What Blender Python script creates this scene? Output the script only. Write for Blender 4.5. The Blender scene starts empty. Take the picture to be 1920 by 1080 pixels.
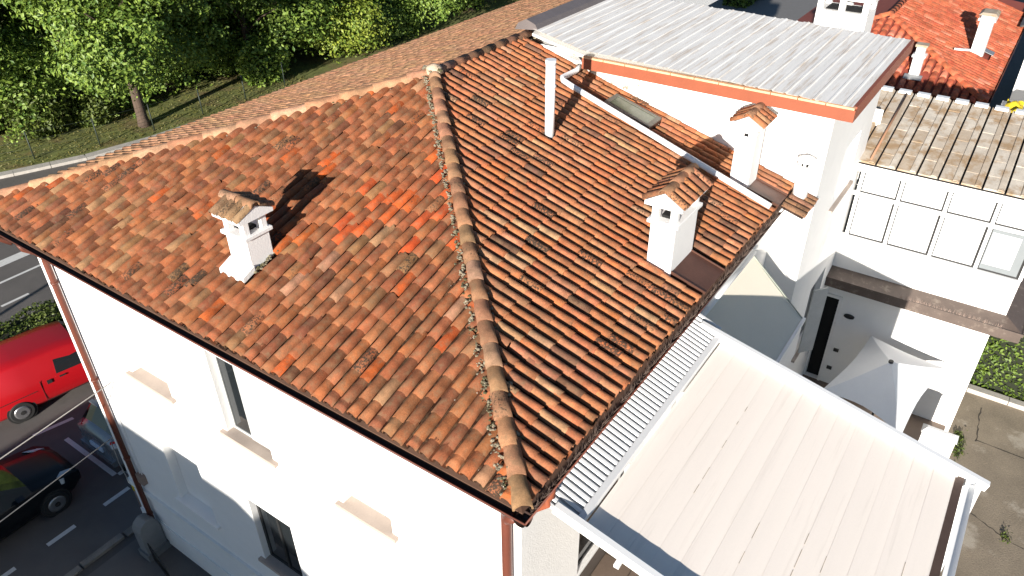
import bpy, bmesh, math, random
import numpy as np
from mathutils import Matrix, Vector
R = math.radians
random.seed(7); rng = np.random.default_rng(7)
S = bpy.context.scene
COL = S.collection
E = 8.0                      # eave height above the street

# ------------------------------------------------------------------ camera
CAM = Vector((-4.141, -2.756, 6.202 + E)); PIT, AZ, ROLL = R(33.979), R(34.880), R(-0.597)
d = Vector((math.cos(PIT)*math.cos(AZ), math.cos(PIT)*math.sin(AZ), -math.sin(PIT)))
r = Vector((math.sin(AZ), -math.cos(AZ), 0)); u = r.cross(d)
r2 = math.cos(ROLL)*r + math.sin(ROLL)*u; u2 = -math.sin(ROLL)*r + math.cos(ROLL)*u
cam = bpy.data.objects.new('camera', bpy.data.cameras.new('camera')); COL.objects.link(cam)
cam.data.lens = 36*1426.47/1920; cam.data.sensor_width = 36; cam.data.clip_end = 3000
m = Matrix((r2, u2, -d)).transposed().to_4x4(); m.translation = CAM; cam.matrix_world = m
S.camera = cam
# ------------------------------------------------------------------ light
SUNDIR = Vector((1, 0.245, -0.265)).normalized()          # the way the light travels
W = bpy.data.worlds.new('World'); S.world = W; W.use_nodes = True
nt = W.node_tree; sky = nt.nodes.new('ShaderNodeTexSky'); sky.sky_type = 'NISHITA'; sky.sun_disc = False
ELEV = math.asin(-SUNDIR.z); sky.sun_elevation = ELEV; sky.sun_rotation = math.atan2(-SUNDIR.x, -SUNDIR.y); sky.ozone_density = 3; sky.dust_density = .4
nt.links.new(sky.outputs[0], nt.nodes['Background'].inputs[0]); nt.nodes['Background'].inputs[1].default_value = 0.056
sl = bpy.data.lights.new('sun', 'SUN'); sl.energy = 5.0; sl.angle = R(0.5); sl.color = (1.0, 0.94, 0.86)
so = bpy.data.objects.new('sun', sl); COL.objects.link(so); so.rotation_euler = SUNDIR.to_track_quat('-Z', 'Y').to_euler()
vs = S.view_settings; vs.view_transform = 'Standard'; vs.look = 'None'; vs.gamma = 1; vs.exposure = 1.05

# ------------------------------------------------------------------ helpers
class MB:
    def __init__(s): s.v = []; s.f = []; s.sm = []
    def add(s, vs_, fs, smooth=False):
        o = len(s.v); s.v += [tuple(p) for p in vs_]; s.f += [tuple(i+o for i in f) for f in fs]; s.sm += [smooth]*len(fs); return s
    def box(s, x0, x1, y0, y1, z0, z1):
        x0, x1 = sorted((x0, x1)); y0, y1 = sorted((y0, y1)); z0, z1 = sorted((z0, z1))
        return s.add([(x0,y0,z0),(x1,y0,z0),(x1,y1,z0),(x0,y1,z0),(x0,y0,z1),(x1,y0,z1),(x1,y1,z1),(x0,y1,z1)],
                     [(0,3,2,1),(4,5,6,7),(0,1,5,4),(1,2,6,5),(2,3,7,6),(3,0,4,7)])
    def hexa(s, bot, top):
        return s.add(list(bot)+list(top), [(3,2,1,0),(4,5,6,7),(0,1,5,4),(1,2,6,5),(2,3,7,6),(3,0,4,7)])
    def prism(s, poly, ext):
        n = len(poly); e = Vector(ext); p = [Vector(q) for q in poly]
        return s.add(p+[q+e for q in p], [tuple(range(n))[::-1], tuple(range(n, 2*n))]+[(i,(i+1)%n,(i+1)%n+n,i+n) for i in range(n)])
    def bar(s, a, b, w, h, upv=(0,0,1)):
        a, b = Vector(a), Vector(b); t = (b-a).normalized(); sd = t.cross(Vector(upv)).normalized(); up = sd.cross(t)
        q = [sd*x*w/2+up*y*h/2 for x, y in ((-1,-1),(1,-1),(1,1),(-1,1))]
        return s.add([a+k for k in q]+[b+k for k in q], [(0,1,2,3),(7,6,5,4)]+[(i,i+4,(i+1)%4+4,(i+1)%4) for i in range(4)])
    def tube(s, path, rad, n=10, caps=True, smooth=True):
        path = [Vector(q) for q in path]; rr = rad if hasattr(rad, '__len__') else [rad]*len(path); rings = []
        for i, q in enumerate(path):
            t = (path[min(i+1, len(path)-1)]-path[max(i-1, 0)]).normalized()
            ref = Vector((0,0,1)) if abs(t.z) < .95 else Vector((1,0,0))
            sd = t.cross(ref).normalized(); up = sd.cross(t)
            rings += [q+rr[i]*(math.cos(2*math.pi*k/n)*sd+math.sin(2*math.pi*k/n)*up) for k in range(n)]
        fs = [(i*n+k, i*n+(k+1)%n, (i+1)*n+(k+1)%n, (i+1)*n+k) for i in range(len(path)-1) for k in range(n)]
        s.add(rings, fs, smooth)
        if caps:
            o = len(s.v)-len(rings); L_ = (len(path)-1)*n
            s.f += [tuple(o+k for k in range(n))[::-1], tuple(o+L_+k for k in range(n))]; s.sm += [False]*2
        return s
    def build(s, name, mat, parent=None, bevel=0):
        me = bpy.data.meshes.new(name); me.from_pydata([tuple(q) for q in s.v], [], s.f)
        me.polygons.foreach_set('use_smooth', s.sm); me.update()
        bm = bmesh.new(); bm.from_mesh(me); bmesh.ops.recalc_face_normals(bm, faces=bm.faces)
        if bevel: bmesh.ops.bevel(bm, geom=bm.edges[:], offset=bevel, segments=1, affect='EDGES', clamp_overlap=True)
        bm.to_mesh(me); bm.free()
        return link(name, me, mat, parent)

WL = {}
def link(name, me, mat, parent=None):
    if mat is not None: me.materials.clear(); me.materials.append(mat)
    o = bpy.data.objects.new(name, me); COL.objects.link(o)
    if parent is not None:
        o.parent = parent; o.matrix_parent_inverse = Matrix.Translation(-WL.get(parent.name, Vector((0,0,0))))
    return o
def thing(name, label, cat, loc=(0,0,0), group=None):
    o = bpy.data.objects.new(name, None); COL.objects.link(o); o.location = loc; o.empty_display_size = .2
    WL[o.name] = Vector(loc); tag(o, label, cat, group); return o
def tag(o, label=None, cat=None, group=None, kind=None):
    if label: o['label'] = label
    if cat: o['category'] = cat
    if group: o['group'] = group
    if kind: o['kind'] = kind
    return o
def grid_mesh(xs, ys, fn):
    v = [fn(x, y) for x in xs for y in ys]; n = len(ys)
    f = [(i*n+j, (i+1)*n+j, (i+1)*n+j+1, i*n+j+1) for i in range(len(xs)-1) for j in range(n-1)]
    return v, f

# ------------------------------------------------------------------ materials
def nd(nt, t, **kw):
    n = nt.nodes.new(t)
    for k, v in kw.items():
        if k in n.inputs: n.inputs[k].default_value = v
        else: setattr(n, k, v)
    return n
def M(name, col, rough=.8, metal=0, var=.15, scale=3., fine=40., bump=.0, bscale=60., stain=None, stain_amt=0, stain_scale=2., stretch=None, spec=.5, trans=0, stain_w=.12, stain_pos=.55):
    mt = bpy.data.materials.new(name); mt.use_nodes = True; t = mt.node_tree; b = t.nodes['Principled BSDF']; L = t.links.new
    b.inputs['Roughness'].default_value = rough; b.inputs['Metallic'].default_value = metal
    b.inputs['Specular IOR Level'].default_value = spec
    if trans: b.inputs['Transmission Weight'].default_value = trans
    geo = nd(t, 'ShaderNodeNewGeometry'); vec = geo.outputs['Position']
    if stretch:
        mp = nd(t, 'ShaderNodeMapping'); mp.inputs['Scale'].default_value = stretch; L(vec, mp.inputs[0]); vec2 = mp.outputs[0]
    else: vec2 = vec
    n1 = nd(t, 'ShaderNodeTexNoise', Scale=scale, Detail=6.0, Roughness=.6); L(vec2, n1.inputs['Vector'])
    n2 = nd(t, 'ShaderNodeTexNoise', Scale=fine, Detail=3.0); L(vec, n2.inputs['Vector'])
    mix = nd(t, 'ShaderNodeMath', operation='MULTIPLY_ADD'); L(n2.outputs[0], mix.inputs[0]); mix.inputs[1].default_value = .5; L(n1.outputs[0], mix.inputs[2])
    mr = nd(t, 'ShaderNodeMapRange'); L(mix.outputs[0], mr.inputs[0]); mr.inputs[1].default_value = .45; mr.inputs[2].default_value = 1.05; mr.inputs[3].default_value = 1-var; mr.inputs[4].default_value = 1+var
    vm = nd(t, 'ShaderNodeVectorMath', operation='SCALE'); vm.inputs[0].default_value = col[:3]; L(mr.outputs[0], vm.inputs['Scale'])
    out = vm.outputs[0]
    if stain:
        n3 = nd(t, 'ShaderNodeTexNoise', Scale=stain_scale, Detail=8.0, Roughness=.65); L(vec2, n3.inputs['Vector'])
        m3 = nd(t, 'ShaderNodeMapRange'); L(n3.outputs[0], m3.inputs[0]); m3.inputs[1].default_value = stain_pos; m3.inputs[2].default_value = stain_pos+stain_w; m3.inputs[4].default_value = stain_amt
        mx = nd(t, 'ShaderNodeMix', data_type='RGBA'); L(m3.outputs[0], mx.inputs[0]); L(out, mx.inputs[6]); mx.inputs[7].default_value = (*stain, 1); out = mx.outputs[2]
    L(out, b.inputs['Base Color'])
    if bump:
        n4 = nd(t, 'ShaderNodeTexNoise', Scale=bscale, Detail=4.0); L(vec, n4.inputs['Vector'])
        bp = nd(t, 'ShaderNodeBump', Strength=bump, Distance=.02); L(n4.outputs[0], bp.inputs['Height']); L(bp.outputs[0], b.inputs['Normal'])
    return mt
def tile_material():
    mt = bpy.data.materials.new('terracotta'); mt.use_nodes = True; t = mt.node_tree; b = t.nodes['Principled BSDF']; L = t.links.new
    b.inputs['Roughness'].default_value = .92; b.inputs['Specular IOR Level'].default_value = .25
    geo = nd(t, 'ShaderNodeNewGeometry'); oi = nd(t, 'ShaderNodeObjectInfo'); at = nd(t, 'ShaderNodeAttribute', attribute_name='tint')
    a1 = nd(t, 'ShaderNodeAttribute', attribute_name='wear'); a2 = nd(t, 'ShaderNodeAttribute', attribute_name='wear', attribute_type='OBJECT')
    base = nd(t, 'ShaderNodeVectorMath', operation='ADD'); L(oi.outputs['Color'], base.inputs[0]); L(at.outputs['Color'], base.inputs[1])
    wear = nd(t, 'ShaderNodeMath', operation='ADD'); L(a1.outputs['Fac'], wear.inputs[0]); L(a2.outputs['Fac'], wear.inputs[1])
    def noise(sc, de=6., ro=.6):
        n = nd(t, 'ShaderNodeTexNoise', Scale=sc, Detail=de, Roughness=ro); L(geo.outputs['Position'], n.inputs['Vector']); return n.outputs[0]
    mr = nd(t, 'ShaderNodeMapRange'); L(noise(5.5), mr.inputs[0]); mr.inputs[1].default_value = .3; mr.inputs[2].default_value = .7; mr.inputs[3].default_value = .62; mr.inputs[4].default_value = 1.28
    mr2 = nd(t, 'ShaderNodeMapRange'); L(noise(70, 4, .7), mr2.inputs[0]); mr2.inputs[1].default_value = .3; mr2.inputs[2].default_value = .7; mr2.inputs[3].default_value = .72; mr2.inputs[4].default_value = 1.2
    mu = nd(t, 'ShaderNodeMath', operation='MULTIPLY'); L(mr.outputs[0], mu.inputs[0]); L(mr2.outputs[0], mu.inputs[1])
    sc = nd(t, 'ShaderNodeVectorMath', operation='SCALE'); L(base.outputs[0], sc.inputs[0]); L(mu.outputs[0], sc.inputs['Scale'])
    # grey-olive patina
    pt = nd(t, 'ShaderNodeMapRange'); L(noise(9, 8, .7), pt.inputs[0]); pt.inputs[1].default_value = .47; pt.inputs[2].default_value = .68; pt.inputs[4].default_value = .6
    mx = nd(t, 'ShaderNodeMix', data_type='RGBA'); L(pt.outputs[0], mx.inputs[0]); L(sc.outputs[0], mx.inputs[6]); mx.inputs[7].default_value = (.17, .115, .065, 1)
    # lichen: threshold falls as wear rises
    th = nd(t, 'ShaderNodeMath', operation='MULTIPLY_ADD'); L(wear.outputs[0], th.inputs[0]); th.inputs[1].default_value = .27; th.inputs[2].default_value = -.70
    ad = nd(t, 'ShaderNodeMath', operation='ADD'); L(noise(34, 6, .7), ad.inputs[0]); L(th.outputs[0], ad.inputs[1])
    ms = nd(t, 'ShaderNodeMapRange'); L(ad.outputs[0], ms.inputs[0]); ms.inputs[1].default_value = 0; ms.inputs[2].default_value = .05; ms.inputs[4].default_value = .9
    mx2 = nd(t, 'ShaderNodeMix', data_type='RGBA'); L(ms.outputs[0], mx2.inputs[0]); L(mx.outputs[2], mx2.inputs[6]); mx2.inputs[7].default_value = (.035, .028, .02, 1)
    # pale specks
    pk = nd(t, 'ShaderNodeMapRange'); L(noise(45, 5, .75), pk.inputs[0]); pk.inputs[1].default_value = .73; pk.inputs[2].default_value = .76; pk.inputs[4].default_value = .7
    mx3 = nd(t, 'ShaderNodeMix', data_type='RGBA'); L(pk.outputs[0], mx3.inputs[0]); L(mx2.outputs[2], mx3.inputs[6]); mx3.inputs[7].default_value = (.48, .42, .33, 1)
    L(mx3.outputs[2], b.inputs['Base Color'])
    bp = nd(t, 'ShaderNodeBump', Strength=.5, Distance=.012); L(noise(50, 5, .7), bp.inputs['Height']); L(bp.outputs[0], b.inputs['Normal'])
    return mt
def leaf_material(name, c0, c1, trans=.35):
    mt = bpy.data.materials.new(name); mt.use_nodes = True; t = mt.node_tree; b = t.nodes['Principled BSDF']; L = t.links.new
    geo = nd(t, 'ShaderNodeNewGeometry'); cr = nd(t, 'ShaderNodeValToRGB'); cr.color_ramp.elements[0].color = (*c0, 1); cr.color_ramp.elements[1].color = (*c1, 1)
    L(geo.outputs['Random Per Island'], cr.inputs[0]); L(cr.outputs[0], b.inputs['Base Color']); b.inputs['Roughness'].default_value = .55
    tr = nd(t, 'ShaderNodeBsdfTranslucent'); L(cr.outputs[0], tr.inputs[0]); mx = nd(t, 'ShaderNodeMixShader'); mx.inputs[0].default_value = trans
    L(b.outputs[0], mx.inputs[1]); L(tr.outputs[0], mx.inputs[2]); L(mx.outputs[0], t.nodes['Material Output'].inputs[0]); return mt
TILE = tile_material()
STUCCO = M('white_stucco', (.80,.79,.77), .9, var=.03, bump=.25, bscale=45, stain=(.55,.52,.47), stain_amt=.35, stain_scale=.9, stain_pos=.62)
STUCCO2 = M('old_white_stucco', (.78,.77,.74), .9, var=.05, bump=.3, stain=(.42,.38,.32), stain_amt=.5, stain_scale=2.2, stain_pos=.66)
PEEL = M('peeling_plaster', (.72,.69,.62), .9, var=.1, bump=.5, stain=(.22,.17,.12), stain_amt=.9, stain_scale=7, stain_pos=.55, stain_w=.04)
STONE = M('sill_stone', (.40,.33,.28), .85, var=.12)
GUTTER = M('brown_gutter_metal', (.035,.018,.014), .5, .1, var=.2)
PIPE = M('red_brown_pipe', (.13,.038,.022), .5, .0, var=.15, scale=1.5)
COPPER = M('orange_painted_fascia', (.27,.07,.03), .6, 0, var=.1)
TRIM = M('peach_trim', (.72,.42,.24), .7, 0, var=.15, stain=(.3,.18,.1), stain_amt=.5, stain_scale=6)
FLASH = M('brown_flashing_sheet', (.095,.042,.028), .45, .2, var=.25, scale=4)
WHITEP = M('white_pvc', (.80,.80,.80), .45, var=.04)
WHITEM = M('white_powder_coat', (.82,.82,.81), .4, var=.03)
FABRIC = M('cream_canvas', (.89,.80,.71), .9, var=.03, scale=1.2, stain=(.7,.62,.54), stain_amt=.4, stain_scale=1.6, stretch=(.25,5,5))
FABSTAIN = M('dirty_seam', (.54,.46,.37), .9, var=.4, scale=6)
FABRIC2 = M('awning_canvas', (.76,.70,.58), .9, var=.04, scale=1)
UMB = M('umbrella_canvas', (.78,.79,.80), .9, var=.03)
GREYROOF = M('weathered_grey_sheet', (.84,.81,.76), .8, .0, var=.11, scale=2.2, stretch=(.3,4,4), stain=(.50,.37,.25), stain_amt=.75, stain_scale=3.2, stain_pos=.5, stain_w=.2)
DARKRIDGE = M('dark_grey_ridge_sheet', (.16,.135,.13), .5, .2, var=.15)
WINGROOF = M('stained_roof_sheet', (.50,.45,.38), .85, 0, var=.25, scale=4.5, stain=(.30,.19,.095), stain_amt=.85, stain_scale=2.6, stain_pos=.47, stain_w=.14)
def rnd_tint(mt, col):
    t = mt.node_tree; b = t.nodes['Principled BSDF']; src = b.inputs['Base Color'].links[0].from_socket; oi = nd(t, 'ShaderNodeObjectInfo'); mr = nd(t, 'ShaderNodeMapRange'); mr.inputs[1].default_value = .3; mr.inputs[2].default_value = 1; mr.inputs[4].default_value = .5
    t.links.new(oi.outputs['Random'], mr.inputs[0]); mx = nd(t, 'ShaderNodeMix', data_type='RGBA'); t.links.new(mr.outputs[0], mx.inputs[0]); t.links.new(src, mx.inputs[6]); mx.inputs[7].default_value = (*col, 1); t.links.new(mx.outputs[2], b.inputs['Base Color'])
rnd_tint(WINGROOF, (.29,.19,.10))
GLASS = M('dark_window_glass', (.015,.018,.02), .06, 0, var=.05, spec=.8)
GLASSG = M('grey_window_glass', (.22,.24,.25), .08, 0, var=.05, spec=.8)
DARKF = M('dark_window_frame', (.02,.02,.02), .5)
GREYF = M('grey_window_frame', (.42,.43,.42), .5)
BLIND = M('white_blind', (.80,.80,.79), .7, var=.02)
BLACK = M('dark_interior', (.006,.006,.006), .9)
MORTAR = M('lime_mortar_moss', (.27,.23,.16), .95, var=.4, scale=9, bump=.6, stain=(.075,.07,.025), stain_amt=.95, stain_scale=7, stain_pos=.47)
ASPH = M('asphalt', (.115,.104,.096), .85, var=.22, scale=.7, fine=90, bump=.3, bscale=150, stain=(.075,.07,.066), stain_amt=.6, stain_scale=.5)
PAVE = M('pavement_asphalt', (.085,.08,.074), .9, var=.22, scale=1.2, fine=70, bump=.3, bscale=120)
KERB = M('kerb_stone', (.42,.39,.35), .9, var=.2, scale=4, bump=.3)
KERBD = M('worn_kerb', (.20,.18,.155), .95, var=.35, scale=3, bump=.5)
PAINT = M('road_paint', (.62,.61,.58), .7, var=.12, scale=8, stain=(.2,.2,.19), stain_amt=.8, stain_scale=9, stain_pos=.6)
CONC = M('dirty_concrete', (.25,.205,.15), .95, var=.28, scale=1.1, fine=25, bump=.4, bscale=30, stain=(.42,.37,.30), stain_amt=.8, stain_scale=.8, stain_pos=.56, stain_w=.08)
FLOORT = M('brown_floor_tile', (.16,.115,.085), .6, var=.2, scale=2)
GROUT = M('floor_grout', (.07,.055,.045), .9)
SOIL = M('grass_ground', (.135,.15,.035), .95, var=.5, scale=1.6, fine=18, bump=.5, bscale=14, stain=(.17,.11,.045), stain_amt=.7, stain_scale=.5, stain_pos=.5)
BARK = M('bark', (.085,.058,.042), .95, var=.35, scale=5, stretch=(3,3,.5), bump=.8, bscale=22)
LEAF = leaf_material('tree_leaf', (.06,.125,.015), (.23,.32,.048), .15)
LEAFY = leaf_material('yellow_green_leaf', (.10,.17,.018), (.31,.36,.045), .2)
LEAFH = leaf_material('hedge_leaf', (.05,.085,.014), (.15,.19,.035))
LEAFI = leaf_material('ivy_leaf', (.06,.11,.012), (.17,.25,.035), .25)
GRASS = leaf_material('grass_blade', (.09,.10,.02), (.22,.19,.05))
STEEL = M('galvanised_wire', (.30,.22,.18), .6, .3)
CABLE = M('grey_cable', (.30,.28,.26), .6)
CARRED = M('red_car_paint', (.36,.006,.01), .3, 0, var=.02, spec=.6)
CARGREY = M('silver_car_paint', (.24,.25,.26), .25, .5, var=.03)
CARBLACK = M('black_car_paint', (.006,.007,.009), .35, 0, var=.02, spec=.3)
TYRE = M('tyre_rubber', (.012,.012,.012), .85)
RIM = M('wheel_rim', (.35,.35,.36), .35, .8)
TAIL = M('red_tail_lamp', (.65,.01,.01), .2)
CLEAR = M('head_lamp', (.55,.57,.58), .15)
PLATE = M('number_plate', (.55,.62,.72), .5)
PV = M('solar_cell', (.008,.025,.10), .15, .2, var=.2, scale=9)
YELLOW = M('yellow_cloth', (.62,.47,.02), .8)

# ------------------------------------------------------------------ roof tiles
def tile_data(seed, w0=.0715, w1=.066, L=.43, h0=.078, h1=.073, n=7, rough=.004):
    g = random.Random(seed); v = []; th = .014
    def ring(x, w, h, off, jit):
        for k in range(n+1):
            a = math.pi*k/n; j = 1+g.uniform(-1, 1)*jit
            v.append((x+g.uniform(-1, 1)*jit*.6*(1 if off == 0 else 0), (w-off)*math.cos(a)*j, (h-off)*math.sin(a)**.85*j))
    ring(0, w0, h0, 0, rough*2); ring(L*.5, (w0+w1)/2*1.0, (h0+h1)/2*1.01, 0, rough*2.5); ring(L, w1, h1, 0, rough*3)
    ring(0, w0, h0, th, 0); ring(.09, w0*.97, h0*.97, th, 0)
    v[3*(n+1):4*(n+1)] = [(v[k][0]-.002, p[1], p[2]) for k, p in enumerate(v[3*(n+1):4*(n+1)])]
    f = []; sm = []; q = n+1
    for a, b, s_ in ((0, 1, 1), (1, 2, 1), (3, 0, 0), (4, 3, 0)):
        for k in range(n): f.append((a*q+k, b*q+k, b*q+k+1, a*q+k+1)); sm.append(bool(s_))
    return np.array(v), f, sm
def mesh_of(name, v, f, sm, mat):
    me = bpy.data.meshes.new(name); me.from_pydata([tuple(p) for p in v], [], f); me.polygons.foreach_set('use_smooth', sm); me.materials.append(mat); me.update(); return me
def chan_data(w=.085, L=.42, h=.05, n=4):
    v = []
    for x, ww in ((0, w*.86), (L, w)):
        for k in range(n+1):
            a = math.pi*k/n; v.append((x, -ww*math.cos(a), h*(1-math.sin(a))+.004))
    return np.array(v), [(k, k+1, n+2+k, n+1+k) for k in range(n)][0:n], [True]*n
TV = [tile_data(s) for s in range(6)]; TM = [mesh_of('roof_tile', *t, TILE) for t in TV]
CH = chan_data()
PAL = [((c[0]*.97, c[1]*.86, c[2]*.8), w_) for c, w_ in [((.265,.098,.042), 34), ((.23,.088,.042), 24), ((.285,.118,.055), 16), ((.185,.073,.038), 10), ((.35,.085,.022), 2.5), ((.24,.125,.06), 6), ((.32,.18,.105), 1.2), ((.12,.052,.03), 2)]]
def pick(pal, g=random): 
    c = g.choices([p[0] for p in pal], [p[1] for p in pal])[0]; j = g.uniform(.9, 1.1)
    return tuple(x*j*g.uniform(.94, 1.06) for x in c)
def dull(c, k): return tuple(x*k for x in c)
def slope_tiles(O, uu, aa, nn, c0, c1, run, pitch, expo, blocks=(), t0=.12, pal=PAL, wearp=.045, seed=1, jit=1., hook=None):
    """tile placements on a plane: columns along aa (c), courses up uu; run(c) -> plan length of the column to its hip or ridge"""
    g = random.Random(seed); cosv = math.hypot(uu[0], uu[1]); covers = []; chans = []
    U, A, N = Vector(uu).normalized(), Vector(aa), Vector(nn).normalized(); n = int((c1-c0)/pitch)
    slope = Vector(uu).normalized(); k = 1/math.hypot(slope.x, slope.y)
    for i in range(n+1):
        for half in (0, 1):
            c = c0+(i+.5*half)*pitch+g.uniform(-.006, .006)*jit; t1 = run(c)
            if t1 < .1 or c > c1: continue
            free = [(t0+g.uniform(-.02, .02)*jit, t1)]; off = g.uniform(-.5, .5)
            for (ca, cb, ta, tb) in blocks:
                if ca < c < cb:
                    nf = []
                    for a, b in free:
                        if tb <= a or ta >= b: nf.append((a, b)); continue
                        if ta-a > .05: nf.append((a, ta))
                        if b-tb > .05: nf.append((tb, b))
                    free = nf
            for a, b in free:
                t = a-(g.uniform(0, .12) if a < .3 else 0)*0; first = True
                while t < b-.04:
                    ex = expo*g.uniform(.93, 1.07)*(.62+.55*off if first and a < .3 and half == 0 else 1); first = False
                    ln = min(ex*1.2, (b-t)); slip = g.random() < .05; ang = g.gauss(0, .06 if slip else .016)*jit
                    P0 = Vector(O)+A*c+slope*(t*k-(g.uniform(.03, .09)*jit if slip and t > .4 else 0))
                    if half == 0:
                        col = pick(pal, g); wear = g.uniform(.55, 1.0) if g.random() < wearp else g.uniform(0, .28)
                        if hook:
                            rv = hook(c, t, col, wear, g)
                            if rv is None: t += ex; continue
                            col, wear = rv
                        Mx = Matrix((U, A, N)).transposed().to_4x4(); Mx.translation = P0+N*(.048+g.uniform(-.003, .005)*jit)
                        Mx = Mx @ Matrix.Rotation(ang, 4, 'Z') @ Matrix.Rotation(.024, 4, 'Y') @ Matrix.Diagonal((ln*k/.43, pitch/.183*g.uniform(.96, 1.04), g.uniform(.96, 1.04), 1))
                        covers.append((Mx, col, wear, g.randrange(6)))
                    else:
                        Mx = Matrix((U, A, N)).transposed().to_4x4(); Mx.translation = P0+N*.012
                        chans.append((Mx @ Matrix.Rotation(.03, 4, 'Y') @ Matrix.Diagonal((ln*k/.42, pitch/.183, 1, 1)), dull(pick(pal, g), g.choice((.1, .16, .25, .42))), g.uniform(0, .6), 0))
                    t += ex
    return covers, chans
def merged(name, items, shapes, parent, mat=TILE):
    if not items: return None
    vv, ff, ss, tint, wr = [], [], [], [], []; o = 0
    for Mx, col, wear, k in items:
        v, f, sm = shapes[k]; Ma = np.array(Mx); w = v @ Ma[:3, :3].T + Ma[:3, 3]
        vv.append(w); ff += [tuple(i+o for i in q) for q in f]; ss += sm; o += len(v)
        tint.append(np.tile((*col, 1.), (len(v), 1))); wr.append(np.full(len(v), wear))
    me = bpy.data.meshes.new(name); me.from_pydata(np.concatenate(vv).tolist(), [], ff); me.polygons.foreach_set('use_smooth', ss)
    a = me.attributes.new('tint', 'FLOAT_COLOR', 'POINT'); a.data.foreach_set('color', np.concatenate(tint).astype(np.float32).ravel())
    b = me.attributes.new('wear', 'FLOAT', 'POINT'); b.data.foreach_set('value', np.concatenate(wr).astype(np.float32))
    me.materials.append(mat); o_ = bpy.data.objects.new(name, me); COL.objects.link(o_); o_.parent = parent; o_.color = (0, 0, 0, 1); return o_
def screen(p):
    v = Vector(p)-CAM; z = v.dot(d); return (960+1426.5*v.dot(r2)/z, 540-1426.5*v.dot(u2)/z, z) if z > .1 else (-9999, -9999, 1)
def lay(covers, parent, limit=300, name='tile'):
    sc = []
    for it in covers:
        x, y, z = screen(it[0].translation); sc.append((z if -20 < x < 1940 and -20 < y < 1100 else 1e6+z, it))
    sc.sort(key=lambda q: q[0])
    for z, (Mx, col, wear, k) in sc[:limit]:
        o = bpy.data.objects.new(name, TM[k]); COL.objects.link(o); o.parent = parent; o.matrix_basis = Mx; o.color = (*col, 1); o['wear'] = float(wear)
    rest = [q[1] for q in sc[limit:]]
    if rest: tag(merged('tile_field', rest, TV, parent), kind='stuff')
def cap_tiles(a, b, parent, name, rad=.125, expo=.36, mat_pal=PAL, seed=3, lift=.03, wearp=.15, flip=False):
    """barrel caps along a hip or ridge from a (low) to b (high)"""
    g = random.Random(seed); a, b = Vector(a), Vector(b); U = (b-a).normalized(); A = Vector((0,0,1)).cross(U).normalized(); N = U.cross(A); n = int((b-a).length/expo)
    for i in range(n+1):
        ln = min(expo*1.2, (b-a).length-i*expo+.05)
        if ln < .1: break
        Mx = Matrix((U, A, N)).transposed().to_4x4(); Mx.translation = a+U*(i*expo)+N*lift+A*g.uniform(-.008, .008)
        Mx = Mx @ Matrix.Rotation(g.gauss(0, .02), 4, 'Z') @ Matrix.Rotation(.03, 4, 'Y') @ Matrix.Diagonal((ln/.43, rad/.082, rad/.09, 1))
        o = bpy.data.objects.new(name, TM[g.randrange(6)]); COL.objects.link(o); o.parent = parent; o.matrix_basis = Mx
        o.color = (*pick(mat_pal, g), 1); o['wear'] = g.uniform(.35, .6) if g.random() < wearp else g.uniform(.0, .2)
def lumps(path_pts, n, spread, size, seed, parent, name, mat, kind='stuff'):
    g = random.Random(seed); mb = MB(); ico = bmesh.new(); bmesh.ops.create_icosphere(ico, subdivisions=1, radius=1)
    vs_ = [q.co.copy() for q in ico.verts]; fs_ = [tuple(x.index for x in f.verts) for f in ico.faces]; ico.free()
    for i in range(n):
        t = g.random()*(len(path_pts)-1); k = int(t); p = Vector(path_pts[k]).lerp(Vector(path_pts[k+1]), t-k)+Vector([g.gauss(0, s) for s in spread]); s = size*g.uniform(.4, 1.3)
        mb.add([p+Vector((q.x*s*g.uniform(.6, 1.4), q.y*s*g.uniform(.6, 1.4), q.z*s*g.uniform(.4, .8))) for q in vs_], fs_)
    o = mb.build(name, mat, parent); tag(o, kind=kind); return o

# ------------------------------------------------------------------ walls with openings
def wall_panel(mb, axis, at, urng, vrng, holes, depth, outward):
    """outer face on plane axis=at; holes (u0,u1,v0,v1); reveals go inward by depth"""
    us = sorted({urng[0], urng[1], *[h for q in holes for h in q[:2]]}); vz = sorted({vrng[0], vrng[1], *[h for q in holes for h in q[2:4]]})
    pt = (lambda a, u_, v_: (a, u_, v_)) if axis == 0 else (lambda a, u_, v_: (u_, a, v_))
    for i in range(len(us)-1):
        for j in range(len(vz)-1):
            cu, cv = (us[i]+us[i+1])/2, (vz[j]+vz[j+1])/2
            if any(h[0] < cu < h[1] and h[2] < cv < h[3] for h in holes): continue
            mb.add([pt(at, us[i], vz[j]), pt(at, us[i+1], vz[j]), pt(at, us[i+1], vz[j+1]), pt(at, us[i], vz[j+1])], [(0,1,2,3)])
    for h in holes:
        i = at-outward*depth
        c = [(h[0], h[2]), (h[1], h[2]), (h[1], h[3]), (h[0], h[3])]
        for k in range(4):
            p, q = c[k], c[(k+1) % 4]; mb.add([pt(at, *p), pt(at, *q), pt(i, *q), pt(i, *p)], [(0,1,2,3)])
        mb.add([pt(i, *q) for q in c], [(0,1,2,3)])

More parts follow.
